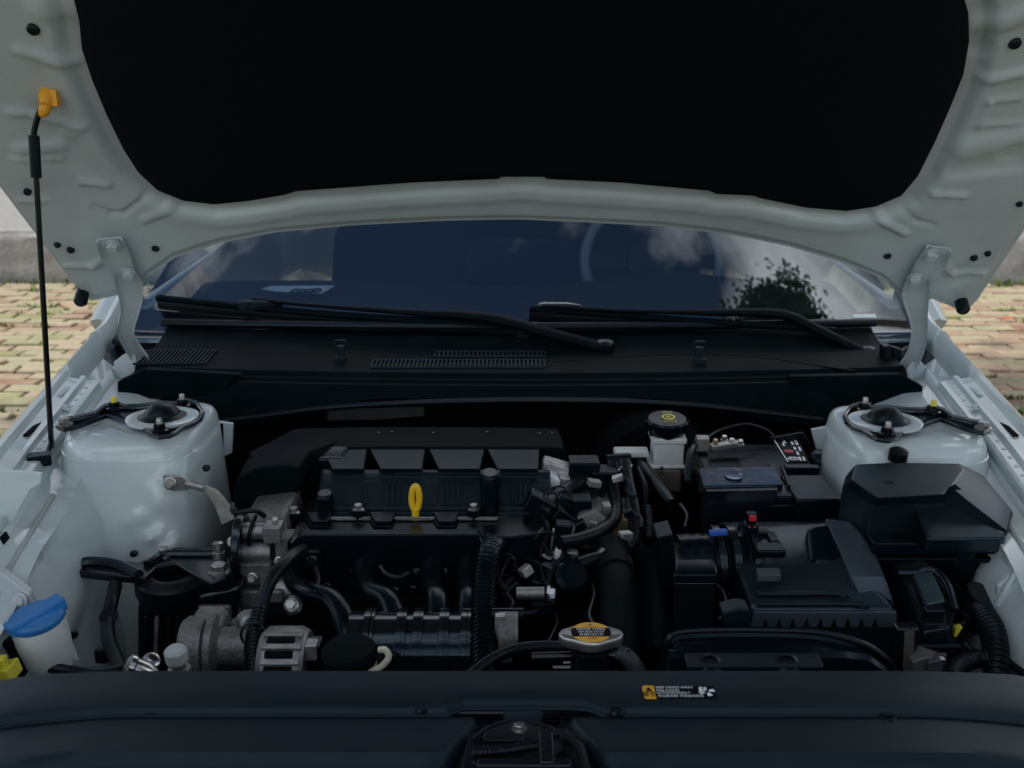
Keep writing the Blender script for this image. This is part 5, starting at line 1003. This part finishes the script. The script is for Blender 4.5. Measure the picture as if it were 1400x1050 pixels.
# front facet plate of the lid (lower terrace)
b = MB(); b.loft([[PZ(1262, 756, .806), PZ(1376, 756, .806), PZ(1382, 730, .812), PZ(1300, 700, .82), PZ(1244, 700, .82)], [PZ(1268, 738, .836), PZ(1372, 737, .836), PZ(1376, 729, .840), PZ(1294, 687, .864), PZ(1248, 689, .860)]]); b.build('lid_terrace', 'plastic_mid', fbl, bevel=.005)
'''b = MB(); b.loft([[PZ(1196, 738, .82), PZ(1250, 738, .82), PZ(1246, 690, .86), PZ(1198, 690, .86)], [PZ(1200, 736, .82), PZ(1248, 736, .82), PZ(1244, 688, .874), PZ(1202, 688, .874)]]); b.build('lid_step', 'plastic', fbl, bevel=.003)'''
b = MB(); b.box2((PZ(1200, 760, .79).x, PZ(1200, 770, .78).y, .58), (PZ(1366, 760, .79).x, PZ(1280, 690, .80).y, .815)); b.build('case', 'plastic', fb, bevel=.006)
b = MB(); b.box2((PZ(1186, 740, .81).x, PZ(1200, 772, .785).y, .800), (PZ(1380, 750, .81).x, PZ(1280, 690, .80).y, .818)); b.build('rim', 'plastic', fb, bevel=.003)
b = MB(); b.box2((PZ(1192, 750, .80).x, PZ(1200, 776, .78).y, .786), (PZ(1376, 750, .80).x, PZ(1280, 690, .80).y, .794)); b.build('rim_flange', 'plastic', fb, bevel=.002)
p = PZ(1315, 752, .80); b = MB(); b.lathe([(.018, -.006), (.018, .006), (.012, .008)], p + V((0, -.005, .006)), (0, -1, .3), 24); b.box(p + V((0, -.006, -.022)), (.032, .012, .036)); b.build('lid_catch', 'plastic', fb, bevel=.002)
b = MB(); p = PZ(1234, 631, .893); b.lathe([(.014, -.004), (.014, .010), (.009, .013), (.002, .0135)], p + V((0, .02, .0)), (0, -.2, 1), 20); b.build('tower_plug', 'rubber', fb, smooth=40)
b = MB(); b.prism([PZ(1207, 661, ZF - .002), PZ(1214, 657, ZF - .002), PZ(1222, 661, ZF - .002)], (0, 0, .002)); b.build('mould_arrow', 'plastic_panel', fbl)
b = MB(); b.prism([PY(x, y, .30) for x, y in ((1378, 745), (1396, 738), (1400, 750), (1396, 782), (1378, 780))], (0, .04, 0)); b.build('mount_tab', 'plastic', fb, bevel=.003)
# ---------------------------------------------------------------- control unit with connectors
b = MB(); cu = [PY(1218, 772, .195), PY(1262, 764, .195), PY(1290, 790, .16), PY(1308, 842, .10), PY(1302, 868, .085), PY(1262, 874, .08), PY(1240, 815, .14)]; b.loft([[p + V((-.004, .03, -.07)) for p in cu], cu, [p.lerp(sum(cu, V())/7, .12) + V((0, -.004, .006)) for p in cu]]); ec = b.build('control_unit', 'plastic_gloss', car, bevel=.004, smooth=30, label='shiny black control unit connector between filter and fuse box')
b = MB(); b.prism([PY(1246, 788, .158), PY(1272, 786, .158), PY(1290, 828, .102), PY(1264, 834, .102)], (0, -.006, .010)); b.build('connector_cover', mat('plastic_teal', (.02, .035, .045), .25, coat=.4), ec, bevel=.003)
b = MB(); b.tube([PY(1228, 784, .16), PY(1258, 783, .155), PY(1262, 779, .155), PY(1280, 782, .15), PY(1296, 800, .125), PY(1306, 835, .09)], .0055, 8); b.build('lever_bar', 'plastic_gloss', ec, smooth=50)
b = MB(); b.box(PY(1276, 840, .085), (.024, .014, .018)); b.build('lever_lock', 'plastic_gloss', ec, bevel=.002)
b = MB(); b.box(PY(1276, 886, .075), (.058, .04, .03)); b.build('unit_base', 'plastic', ec, bevel=.004)
b = MB(); b.prism([PY(x, y, .03) for x, y in ((1248, 905), (1268, 898), (1292, 905), (1296, 940), (1246, 940))], (0, .03, 0)); b.build('unit_bracket', mat('bracket_grey', (.16, .15, .14), .5, metal=.4, vary=.4, vscale=50), ec, bevel=.002); b = MB(); b.prism([PY(x, y, .02) for x, y in ((1270, 906), (1288, 902), (1292, 940), (1268, 940))], (0, .01, 0)); b.build('bracket_plate', 'label_grey' if 'label_grey' in M else 'alu', ec, bevel=.002)
b = MB(); b.bar(PY(1279, 898, .03), PY(1293, 898, .03), .006, .008); b.bar(PY(1278, 904, .025), PY(1292, 904, .025), .004, .006); b.build('bright_clip', 'steel', ec)
b = MB(); b.prism([PY(x, y, .10) for x, y in ((1312, 856), (1317, 858), (1308, 871), (1305, 872), (1306, 860))], (0, .008, 0)); b.build('yellow_tag', 'yellow_print', ec, bevel=.001, label='small yellow tag on the connector wiring')
# corrugated harness
hn = MB(); hn.hose([PY(1322, 822, .20), PY(1340, 836, .14), PY(1356, 862, .09), PY(1362, 900, .05), PY(1362, 945, .02)], .017, .007, .12, 16); hn.hose([PY(1352, 900, .05), PY(1330, 902, .05), PY(1310, 912, .03), PY(1304, 930, .01), PY(1316, 950, .0)], .012, .007, .12, 14); h_ = hn.build('wiring_harness', 'rubber', car, smooth=30, label='corrugated black wiring harness beside the yellow tag')
b = MB(); b.tube([PY(1310, 858, .12), PY(1322, 850, .13), PY(1332, 838, .15)], .005, 8); b.build('tag_wire', 'rubber', h_, smooth=50); b = MB(); b.tube([PY(1318, 880, .09), PY(1330, 890, .08), PY(1350, 895, .06)], .004, 8); b.build('tag_wire', 'rubber', h_, smooth=50); b = MB(); b.tube([PY(1362, 890, .07), PY(1385, 910, .04), PY(1404, 924, .02)], .005, 8); b.build('tag_wire', 'rubber', h_, smooth=50); b = MB(); b.lathe([(.026, -.03), (.03, 0), (.026, .02)], PY(1335, 828, .16), (.4, -.3, 1), 18); b.build('harness_branch', 'rubber', h_, smooth=50)
# white lamp support at the far right
b = MB(); b.prism([PY(x, y, .14) for x, y in ((1364, 802), (1410, 760), (1420, 905), (1372, 888), (1362, 870), (1364, 836))], (0, .012, 0)); hp = b.build('lamp_support', 'paint', car, bevel=.004); p = PY(1385, 841, .13); b = MB(); b.lathe([(.012, -.01), (.012, .006), (.009, .008), (.0035, .008), (.0035, .002)], p, (-.3, -1, .2), 20); b.build('weld_nut', 'paint', hp, smooth=40)
b = MB(); b.tube([PY(1366, 828, .132), PY(1384, 796, .132), PY(1400, 770, .132)], .007, 8); b.tube([PY(1364, 862, .13), PY(1390, 856, .13), PY(1420, 850, .13)], .006, 8); b.build('support_rib', 'paint', hp, smooth=50)
b = MB(); b.prism([PY(x, y, .10) for x, y in ((1378, 888), (1400, 880), (1410, 905), (1400, 935), (1384, 920))], (0, .012, 0)); b.build('lamp_bracket', 'plastic', hp, bevel=.004)
# ---------------------------------------------------------------- brake fluid reservoir
c = PY(912, 576, .58); br = empty('brake_reservoir'); br.parent = car; br['label'] = 'translucent brake fluid reservoir with black round cap'
cz_ = c.z
b = MB(); b.box(c + V((.002, 0, -.050)), (.052, .05, .05)); b.box(c + V((.002, 0, -.028)), (.060, .055, .012)); b.box(c + V((.0, 0, -.074)), (.062, .056, .008)); b.box(c + V((-.06, .0, -.056)), (.06, .03, .012)); b.build('reservoir', 'translucent', br, bevel=.006)
b = MB(); b.box(c + V((0, 0, -.100)), (.052, .05, .045)); b.box(c + V((.05, 0, -.09)), (.05, .02, .014)); b.build('lower_chamber', 'translucent_dark', br, bevel=.006)
b = MB(); b.lathe([(.022, -.03), (.029, -.026), (.031, -.016), (.034, -.012), (.035, .002), (.032, .006), (.005, .007)], c, (0, -.12, 1), 36); cp = b.build('cap', 'plastic', br, smooth=35, label='black brake fluid cap with yellow print')
for k in range(12):
    a = k*math.pi/6; b = MB(); b.box(c + V((.035*math.cos(a), .035*math.sin(a), -.005)), (.006, .006, .012), Matrix.Rotation(a, 3, 'Z')); b.build('grip_rib', 'plastic', cp, bevel=.001)
b = MB(); top_ = c + V((.002, -.001, .0085)); N_ = V((0, -.12, 1)).normalized(); Yd = V((0, 1, .12)).normalized()
def oval(rx, ry, h, n=24): return [top_ + V((rx*math.cos(2*math.pi*k/n), 0, 0)) + Yd*(ry*math.sin(2*math.pi*k/n)) + N_*h for k in range(n)]
o1, o2 = oval(.0115, .012, 0), oval(.0085, .0085, 0); nn = len(o1)
b.loft([o1, o2], True, False); b.loft([oval(.0045, .0045, 0), oval(.0015, .0015, 0)], True, True)
put_text(b, 'DOT4', .008, top_ + Yd*-.018 + N_*.0003, (1, 0, 0), Yd); put_text(b, 'BRAKE', .006, top_ + Yd*.0185 + N_*.0003, (1, 0, 0), Yd)
b.build('cap_print', 'yellow_print', cp, smooth=0)
b = MB(); b.prism([p_ - N_*.0003 for p_ in oval(.0078, .0078, 0)], N_*.0002); b.build('cap_disc', 'olive', cp, smooth=0)
b = MB(); b.lathe([(.09, -.05), (.11, -.03), (.11, .02), (.08, .05)], (c.x - .01, .72, .74), (0, 1, 0), 36); b.build('brake_booster', 'dark', car, smooth=40)
# ---------------------------------------------------------------- hoses, wiring and fittings in the middle
def hose(name, pts, r, lab=None, m='rubber', parent=None, n=14): 
    b = MB(); b.tube([PY(x, y, yy) for x, y, yy in pts], r, n); return b.build(name, m, parent or car, smooth=60, label=lab)
hz1 = hose('heater_hose', [(838, 634, .46), (838, 660, .43), (842, 690, .39), (838, 712, .35), (818, 728, .31), (790, 738, .28), (765, 742, .26)], .0105, 'black heater hose curving towards the intake')
hz2 = hose('heater_hose', [(854, 632, .47), (858, 660, .43), (866, 695, .38), (868, 725, .34), (862, 745, .31), (840, 757, .28), (815, 764, .255), (790, 772, .24)], .0105, 'longer black heater hose next to resonator box')
for h, (x, y, yy) in ((hz1, (837, 641, .452)), (hz2, (853, 636, .462))):
    b = MB(); b.ring([PY(x, y, yy) + V((.012*math.cos(a*math.pi/8), .012*math.sin(a*math.pi/8), 0)) for a in range(16)], .0022, 6); b.build('hose_clip', 'zinc', h)
b = MB(); b.tube([PY(790, 772, .28), PY(800, 769, .285), PY(812, 765, .295)], .013, 12); b.build('hose_end', 'plastic', hz2, smooth=50)
hose('heater_hose', [(858, 625, .60), (880, 640, .55), (905, 672, .46), (918, 690, .42)], .011, 'short black hose sloping towards the resonator box')
b = MB(); b.tube([PY(828, 629, .53), PY(862, 627, .54)], .010, 10); b.build('hose_manifold', 'plastic', car, bevel=.002)
hose('breather_hose', [(800, 655, .44), (785, 665, .42), (768, 678, .39), (752, 690, .36), (740, 705, .33)], .014, 'braided dark breather hose rising from wiring channel')
hose('loom', [(812, 650, .44), (815, 672, .42), (805, 692, .39), (812, 704, .37), (838, 706, .37)], .008)
hose('loom', [(790, 640, .48), (815, 645, .47), (830, 655, .46)], .012)
# radiator hose
b = MB(); P_ = [PY(x, y, yy) for x, y, yy in ((836, 770, .27), (842, 790, .22), (846, 815, .17), (846, 850, .12), (846, 890, .07), (846, 925, .03))]; b.tube(P_, .026, 22); rh = b.build('radiator_hose', 'plastic_grain', car, smooth=60, label='thick black radiator hose behind the radiator cap')
b = MB(); b.tube([P_[0] + V((0, .03, .008)), P_[0], P_[1]], .0295, 22); b.build('hose_elbow', 'plastic_grain', rh, smooth=60)
b = MB(); b.tube([PY(858, 850, .10), PY(862, 880, .075), PY(858, 905, .05), PY(856, 925, .03)], .006, 8); b.build('hose_guard', 'plastic', rh)
hose('dark_hose', [(872, 740, .42), (884, 775, .36), (894, 830, .28), (900, 900, .18)], .024, 'wide black hose beside the resonator box', 'plastic_grain')
b = MB(); b.hose([PY(885, 695, .42), PY(887, 720, .38), PY(886, 740, .35)], .010, .007, .15, 12); b.build('bellows_tube', 'rubber', car)
# throttle body cluster
tb = empty('throttle_body'); tb.parent = car; tb['label'] = 'grey metal throttle housing crowded by black connectors'
b = MB(); b.box(PY(790, 705, .40), (.10, .08, .06)); b.lathe([(.03, -.03), (.034, 0), (.03, .03)], PY(800, 720, .36), (.3, -1, .2), 24); b.build('housing', 'alu_rough', tb, bevel=.005)
for (x, y, w, d, h, yy, m_, rot) in ((766, 640, .06, .03, .02, .45, 'foil', .3), (756, 656, .03, .02, .02, .43, 'white_print', .5), (770, 658, .02, .02, .022, .43, 'foil', .2), (812, 690, .05, .03, .02, .41, 'alu', -.2), (850, 690, .018, .02, .018, .41, 'foil', 0), (850, 722, .035, .03, .05, .38, 'brass', .2), (825, 734, .06, .03, .02, .37, 'brass', 0), (850, 702, .02, .02, .02, .40, 'translucent', 0), (806, 726, .016, .016, .04, .34, 'alu', .3), (780, 730, .036, .016, .012, .32, 'steel', .5), (756, 740, .008, .01, .04, .30, 'foil', .15), (762, 757, .01, .01, .026, .28, 'white_print', .2), (748, 760, .022, .01, .008, .28, 'foil', -.4), (780, 758, .022, .012, .012, .28, 'foil', 0), (800, 738, .05, .02, .012, .33, 'alu', -.2), (815, 745, .012, .012, .02, .30, 'zinc', .2)):
    b = MB(); b.box(PY(x, y, yy), (w, d, h), Matrix.Rotation(rot, 3, 'Y')); b.build('fitting', m_, tb, bevel=min(w, d, h)*.2)
for (x, y, w, d, h, yy, rot) in ((798, 640, .05, .04, .032, .45, 0), (825, 660, .04, .04, .05, .44, 0), (780, 690, .045, .03, .03, .37, .3), (775, 712, .05, .03, .03, .34, .6), (795, 700, .03, .03, .05, .36, 0), (738, 690, .045, .03, .03, .35, .5), (768, 735, .025, .025, .05, .30, .1), (785, 775, .05, .035, .03, .27, .4)):
    b = MB(); b.box(PY(x, y, yy), (w, d, h), Matrix.Rotation(rot, 3, 'Y')); b.build('connector', 'plastic', tb, bevel=.003)
b = MB(); a0, a1 = PY(722, 765, .28), PY(776, 790, .23); b.bar(a0, a1, .034, .024); sn = b.build('purge_valve', 'plastic', car, bevel=.005, label='slanting black purge valve with connector'); b = MB(); b.lathe([(.022, -.02), (.026, -.014), (.026, .014), (.02, .02)], a1 + V((.004, 0, -.004)), (.2, -.6, .8), 24); b.build('valve_drum', 'plastic', sn, smooth=40); b = MB(); b.box(PY(710, 768, .285), (.03, .026, .03)); b.bar(PY(700, 757, .29), PY(724, 757, .29), .02, .012); b.build('valve_plug', 'plastic_gloss', sn, bevel=.003); b = MB(); b.bar(PY(722, 771, .27), PY(732, 774, .268), .006, .006); b.build('plug_tab', 'blue_tab', sn); 
for x, y in ((748, 761, ), (760, 772)): 
    b = MB(); b.bar(PY(x - 6, y - 2, .262), PY(x + 6, y + 2, .258), .008, .003); b.build('bright_label', 'foil', sn)
b = MB(); b.box(PY(792, 795, .23), (.03, .02, .026)); b.bar(PY(800, 770, .26), PY(790, 792, .24), .014, .014); b.build('valve_arm', 'plastic', sn, bevel=.003)
b = MB(); b.prism([PY(x, y, .22) for x, y in ((726, 792), (762, 800), (766, 825), (748, 832), (722, 830))], (0, .05, 0)); sm = b.build('starter_motor', 'plastic', car, bevel=.006); b = MB(); b.cyl(PY(706, 811, .20), PY(744, 811, .20), .009, n=18); b.build('solenoid', 'alu', sm); bolt(sm, PY(749, 811, .198), (1, -.2, 0), .008, .01, 'white_print')
b = MB(); b.box(PY(741, 828, .19), (.03, .02, .014)); b.tube([PY(730, 826, .195), PY(740, 834, .185), PY(752, 832, .185)], .003, 6); b.build('solenoid_plug', 'plastic', sm, bevel=.002)
hose('thin_wire', [(757, 835, .19), (762, 850, .17), (755, 868, .14), (748, 880, .12)], .003); hose('thin_wire', [(705, 838, .18), (725, 838, .18), (745, 830, .19)], .005)
hose('loom', [(700, 790, .24), (692, 800, .23), (690, 815, .22), (696, 830, .21)], .006)
# big corrugated conduit down the middle
cc_ = MB(); cc_.hose([PY(676, 744, .258), PY(668, 762, .215), PY(663, 800, .17), PY(661, 850, .11), PY(661, 925, .03)], .0175, .0068, .13, 18); cdt = cc_.build('corrugated_conduit', 'plastic', car, smooth=28, label='fat corrugated black conduit running down the engine front')
b = MB(); b.tube([PY(680, 738, .262), PY(676, 746, .255), PY(672, 756, .232)], .019, 16); b.build('conduit_boot', 'plastic', cdt, smooth=60)
# ---------------------------------------------------------------- radiator cap and neck
c = PZ(808, 868, .80); rc = empty('radiator_cap'); rc.parent = car; rc['label'] = 'metal radiator cap with yellow and black warning print'
def capout(k, h): 
    r = []
    for j in range(64):
        a = 2*math.pi*j/64; base = .0225; ear = .0365*abs(math.cos(a))**6; rr = .0238 + .0135*abs(math.cos(a))**7; r.append(c + V((rr*k*math.cos(a), rr*k*math.sin(a), h)))
    return r
b = MB(); b.loft([capout(.93, -.011), capout(1.0, -.009), capout(1.03, -.003), capout(1.03, .0), capout(1.0, .0022), capout(.95, .003)]); b.build('cap_shell', 'zinc', rc, smooth=40)
def disc(rx, y0, y1, h, n=20):
    pts = []
    for k in range(n+1): y = lerp(y0, y1, k/n); pts.append((math.sqrt(max(0, 1 - (y/.0235)**2))*rx, y))
    return [c + V((x, y, h)) for x, y in pts] + [c + V((-x, y, h)) for x, y in reversed(pts)]
b = MB(); b.prism(disc(.0235, .0100, .0232, .0032), (0, 0, .0006)); b.prism(disc(.0235, -.0232, -.0105, .0032), (0, 0, .0006)); b.build('yellow_print', 'label_yellow', rc, smooth=0)
b = MB(); b.prism(disc(.0235, -.0105, .0100, .0032), (0, 0, .0006)); b.build('black_band', 'black_print', rc, smooth=0)
b = MB(); put_text(b, 'NEVER OPEN', .0058, c + V((0, .0062, .0041)), (1, 0, 0), (0, 1, 0), sx=1.0, sy=1.1); put_text(b, 'WHEN HOT', .0058, c + V((0, .0000, .0041)), (1, 0, 0), (0, 1, 0), sx=1.0, sy=1.1); put_text(b, '高温时勿打开', .0050, c + V((0, -.0064, .0041)), (1, 0, 0), (0, 1, 0), sx=.95, sy=1.1); b.build('lettering', 'white_print', rc, smooth=0)
b = MB(); put_text(b, 'CAUTION', .0040, c + V((0, .0125, .0041)), (1, 0, 0), (0, 1, 0)); put_text(b, '注意', .0056, c + V((0, -.0150, .0041)), (1, 0, 0), (0, 1, 0)); b.add([c + V((-.0025, .0155, .0041)), c + V((.0025, .0155, .0041)), c + V((0, .0205, .0041))], [(0, 1, 2)]); b.build('red_lettering', mat('print_brown', (.30, .06, .01), .5), rc, smooth=0)
b = MB(); b.lathe([(.024, -.06), (.024, -.016), (.028, -.014)], c, n=28); b.cyl(c + V((-.02, 0, -.028)), c + V((-.07, .0, -.030)), .006); b.cyl(c + V((.02, -.002, -.024)), c + V((.045, -.006, -.026)), .011, n=16); b.build('filler_neck', 'metal_black', rc, smooth=40)
b = MB(); b.tube([c + V((.030, -.004, -.022)), c + V((.043, -.007, -.027)), c + V((.055, -.012, -.042)), c + V((.062, -.018, -.062)), c + V((.063, -.02, -.09))], .0105, 14); b.build('neck_hose', mat('rubber_grey', (.035, .042, .042), .55, vary=.3, vscale=30), rc, smooth=60)
hose('overflow_hose', [(782, 886, .02), (745, 884, .02), (705, 888, .01), (675, 900, -.01), (650, 918, -.03), (630, 935, -.05)], .0075, 'thin black overflow hose leading from the radiator cap')
b = MB(); b.bar(PY(756, 914, -.02), PY(798, 914, -.02), .006, .004); b.bar(PY(770, 908, -.01), PY(795, 906, -.01), .005, .004); b.build('radiator_bracket', 'metal_black', car)
b = MB(); b.box2((-.10, -.10, .66), (.22, -.03, .735)); b.build('radiator_tank', 'plastic', car, bevel=.01)

# ---------------------------------------------------------------- thin wires, tape and ties threaded through the middle
rw = random.Random(21)
for pts, r, m_ in (([(700, 760, .26), (690, 772, .24), (684, 790, .22), (690, 808, .20)], .0035, 'rubber'), ([(770, 760, .25), (758, 775, .235), (750, 800, .21), (757, 826, .19)], .003, 'rubber'), ([(742, 706, .33), (750, 725, .30), (745, 745, .28), (752, 760, .26)], .004, 'rubber'),
                   ([(782, 690, .36), (776, 705, .34), (784, 722, .31), (778, 738, .28)], .0035, 'rubber'), ([(820, 640, .46), (826, 662, .43), (822, 684, .40), (828, 700, .38)], .004, 'rubber'), ([(872, 640, .52), (882, 664, .47), (884, 690, .44)], .0045, 'rubber'),
                   ([(905, 640, .55), (898, 660, .50), (905, 684, .45), (918, 700, .42)], .0035, 'rubber'), ([(930, 690, .40), (940, 705, .37), (936, 722, .34)], .0035, 'rubber'), ([(806, 790, .24), (812, 812, .20), (806, 840, .15), (812, 856, .12)], .004, 'rubber'),
                   ([(520, 775, .20), (528, 785, .18), (545, 790, .17), (560, 784, .18)], .003, 'rubber'), ([(430, 776, .22), (436, 792, .20), (430, 812, .17)], .0035, 'rubber'), ([(1190, 755, .30), (1204, 770, .27), (1216, 790, .23), (1212, 820, .18)], .004, 'rubber'),
                   ([(980, 800, .16), (990, 812, .14), (992, 830, .11), (984, 848, .08)], .0025, 'rubber'), ([(1308, 800, .20), (1318, 815, .18), (1316, 835, .15), (1326, 850, .12)], .004, 'rubber')):
    b = MB(); b.tube([PY(x + rw.uniform(-1, 1), y, yy) for x, y, yy in pts], r, 8); b.build('wire', m_, car, smooth=60)
for x, y, yy in ((752, 688, .352), (764, 679, .378), (690, 772, .239), (746, 742, .279), (826, 661, .425), (346, 868, .083)):
    b = MB(); p = PY(x, y, yy); b.ring([p + V((.016*math.cos(a*math.pi/6), .004*math.sin(a*math.pi/6), .016*math.sin(a*math.pi/6))) for a in range(12)], .0018, 6); b.build('cable_tie', 'plastic_gloss', car, smooth=60)

rw = random.Random(77)
for k in range(22):
    x, y = rw.uniform(705, 860), rw.uniform(640, 800); yy = interp([(640, .44), (700, .36), (760, .27), (800, .22)], y) - .012
    if k % 2:
        pts = [PY(x, y, yy)]
        for q_ in range(3): x += rw.uniform(-16, 16); y += rw.uniform(6, 16); pts.append(PY(x, y, interp([(640, .44), (700, .36), (760, .27), (800, .22), (850, .15)], y) - .012))
        b = MB(); b.tube(pts, rw.uniform(.0025, .0045), 7, k=4); b.build('wire', 'rubber', car, smooth=60)
    else:
        b = MB(); w, d, h = rw.uniform(.010, .024), rw.uniform(.010, .018), rw.uniform(.008, .016); b.box(PY(x, y, yy), (w, d, h), Matrix.Rotation(rw.uniform(-.7, .7), 3, 'Y') @ Matrix.Rotation(rw.uniform(-.6, .6), 3, 'Z')); b.build('fitting', rw.choice(('plastic_gloss', 'plastic', 'plastic', 'foil', 'alu')), tb, bevel=.0018)
# ---------------------------------------------------------------- shade tree beside the car
def tree(base, crown_c, rad, nleaf, lab, seed, lsz=.16, extra=()):
    rnd = random.Random(seed); t = empty('shade_tree', base); tag(t, lab, 'tree', 'shade trees around the car')
    base = V(base); b = MB(); cc = V(crown_c) - base; tips = []
    top = cc + V((0, 0, rad[2]*.2)); mid = V((cc.x*.25, cc.y*.25, cc.z*.5))
    b.tube([V((0, 0, -.1)), V((.05, .02, cc.z*.25)), mid, cc*.8, top], lambda s: lerp(.20, .035, s), 12)
    for k in range(26):
        d = V((rnd.gauss(0, 1), rnd.gauss(0, 1), rnd.gauss(.15, .7))).normalized(); e = cc + V((d.x*rad[0], d.y*rad[1], d.z*rad[2])) * rnd.uniform(.6, .95)
        s = mid.lerp(top, rnd.uniform(.0, .8)) if rad[0] > 1 else cc*.95; m = s.lerp(e, .5) + V((0, 0, .25)); b.tube([s, m, e], lambda q_: lerp(.06, .012, q_), 7, k=4); tips += [e, m, s.lerp(e, .75), s.lerp(e, .9)]
    for e, r in extra: b.tube([cc*.7, (cc*.7).lerp(V(e) - base, .55) + V((0, 0, .4)), V(e) - base], lambda q_: lerp(.09, .02, q_), 7, k=4)
    b.build('trunk', 'bark', t, smooth=60)
    b = MB(); clumps = []
    for k in range(150):
        if k < 70: p = rnd.choice(tips) + V((rnd.gauss(0, .3), rnd.gauss(0, .3), rnd.gauss(0, .25)))
        else:
            d = V((rnd.gauss(0, 1), rnd.gauss(0, 1), rnd.gauss(0, 1))).normalized()*rnd.random()**.4; p = cc + V((d.x*rad[0], d.y*rad[1], d.z*rad[2]))
        clumps.append((p, rnd.uniform(.22, .5) * max(.5, rad[0]/2.6)))
    for e, r in extra:
        e = V(e) - base
        for k in range(14): clumps.append((e + V((rnd.gauss(0, r*.45), rnd.gauss(0, r*.45), rnd.gauss(0, r*.45))), r*.24))
    vs, fs = [], []
    for k in range(nleaf):
        p, r = clumps[rnd.randrange(len(clumps))]; p = p + V((rnd.gauss(0, r), rnd.gauss(0, r), rnd.gauss(0, r*.8)))
        a = V((rnd.gauss(0, 1), rnd.gauss(0, 1), rnd.gauss(0, .6))).normalized(); c = a.cross(V((rnd.gauss(0, 1), rnd.gauss(0, 1), 1.5))).normalized(); l = lsz*rnd.uniform(.6, 1.2); w = l*.30; i = len(vs)
        vs += [p, p + a*l*.5 + c*w, p + a*l, p + a*l*.5 - c*w]; fs.append((i, i+1, i+2, i+3))
    me = bpy.data.meshes.new('crown'); me.from_pydata([tuple(v) for v in vs], [], fs); me.materials.append(M['leaf'])
    o = bpy.data.objects.new('crown', me); col.objects.link(o); o.parent = t
    return t
_c = V((0.1, .35, .95)) + TOSUN * 16.0
tree((_c.x - 1.2, _c.y + .6, 0), _c, (3.3, 3.5, 3.2), 70000, 'big leafy tree shading the engine bay from the prop rod side', 11, .17)
_e = V((.58, 1.0, .97)) + V((.357, .352, .865)) * 16.0
tree((_e.x + 4.4, _e.y - 1.2, 0), _e, (.85, .85, .8), 16000, 'tall slim tree mirrored as a dark crown in the windscreen', 31, .15)
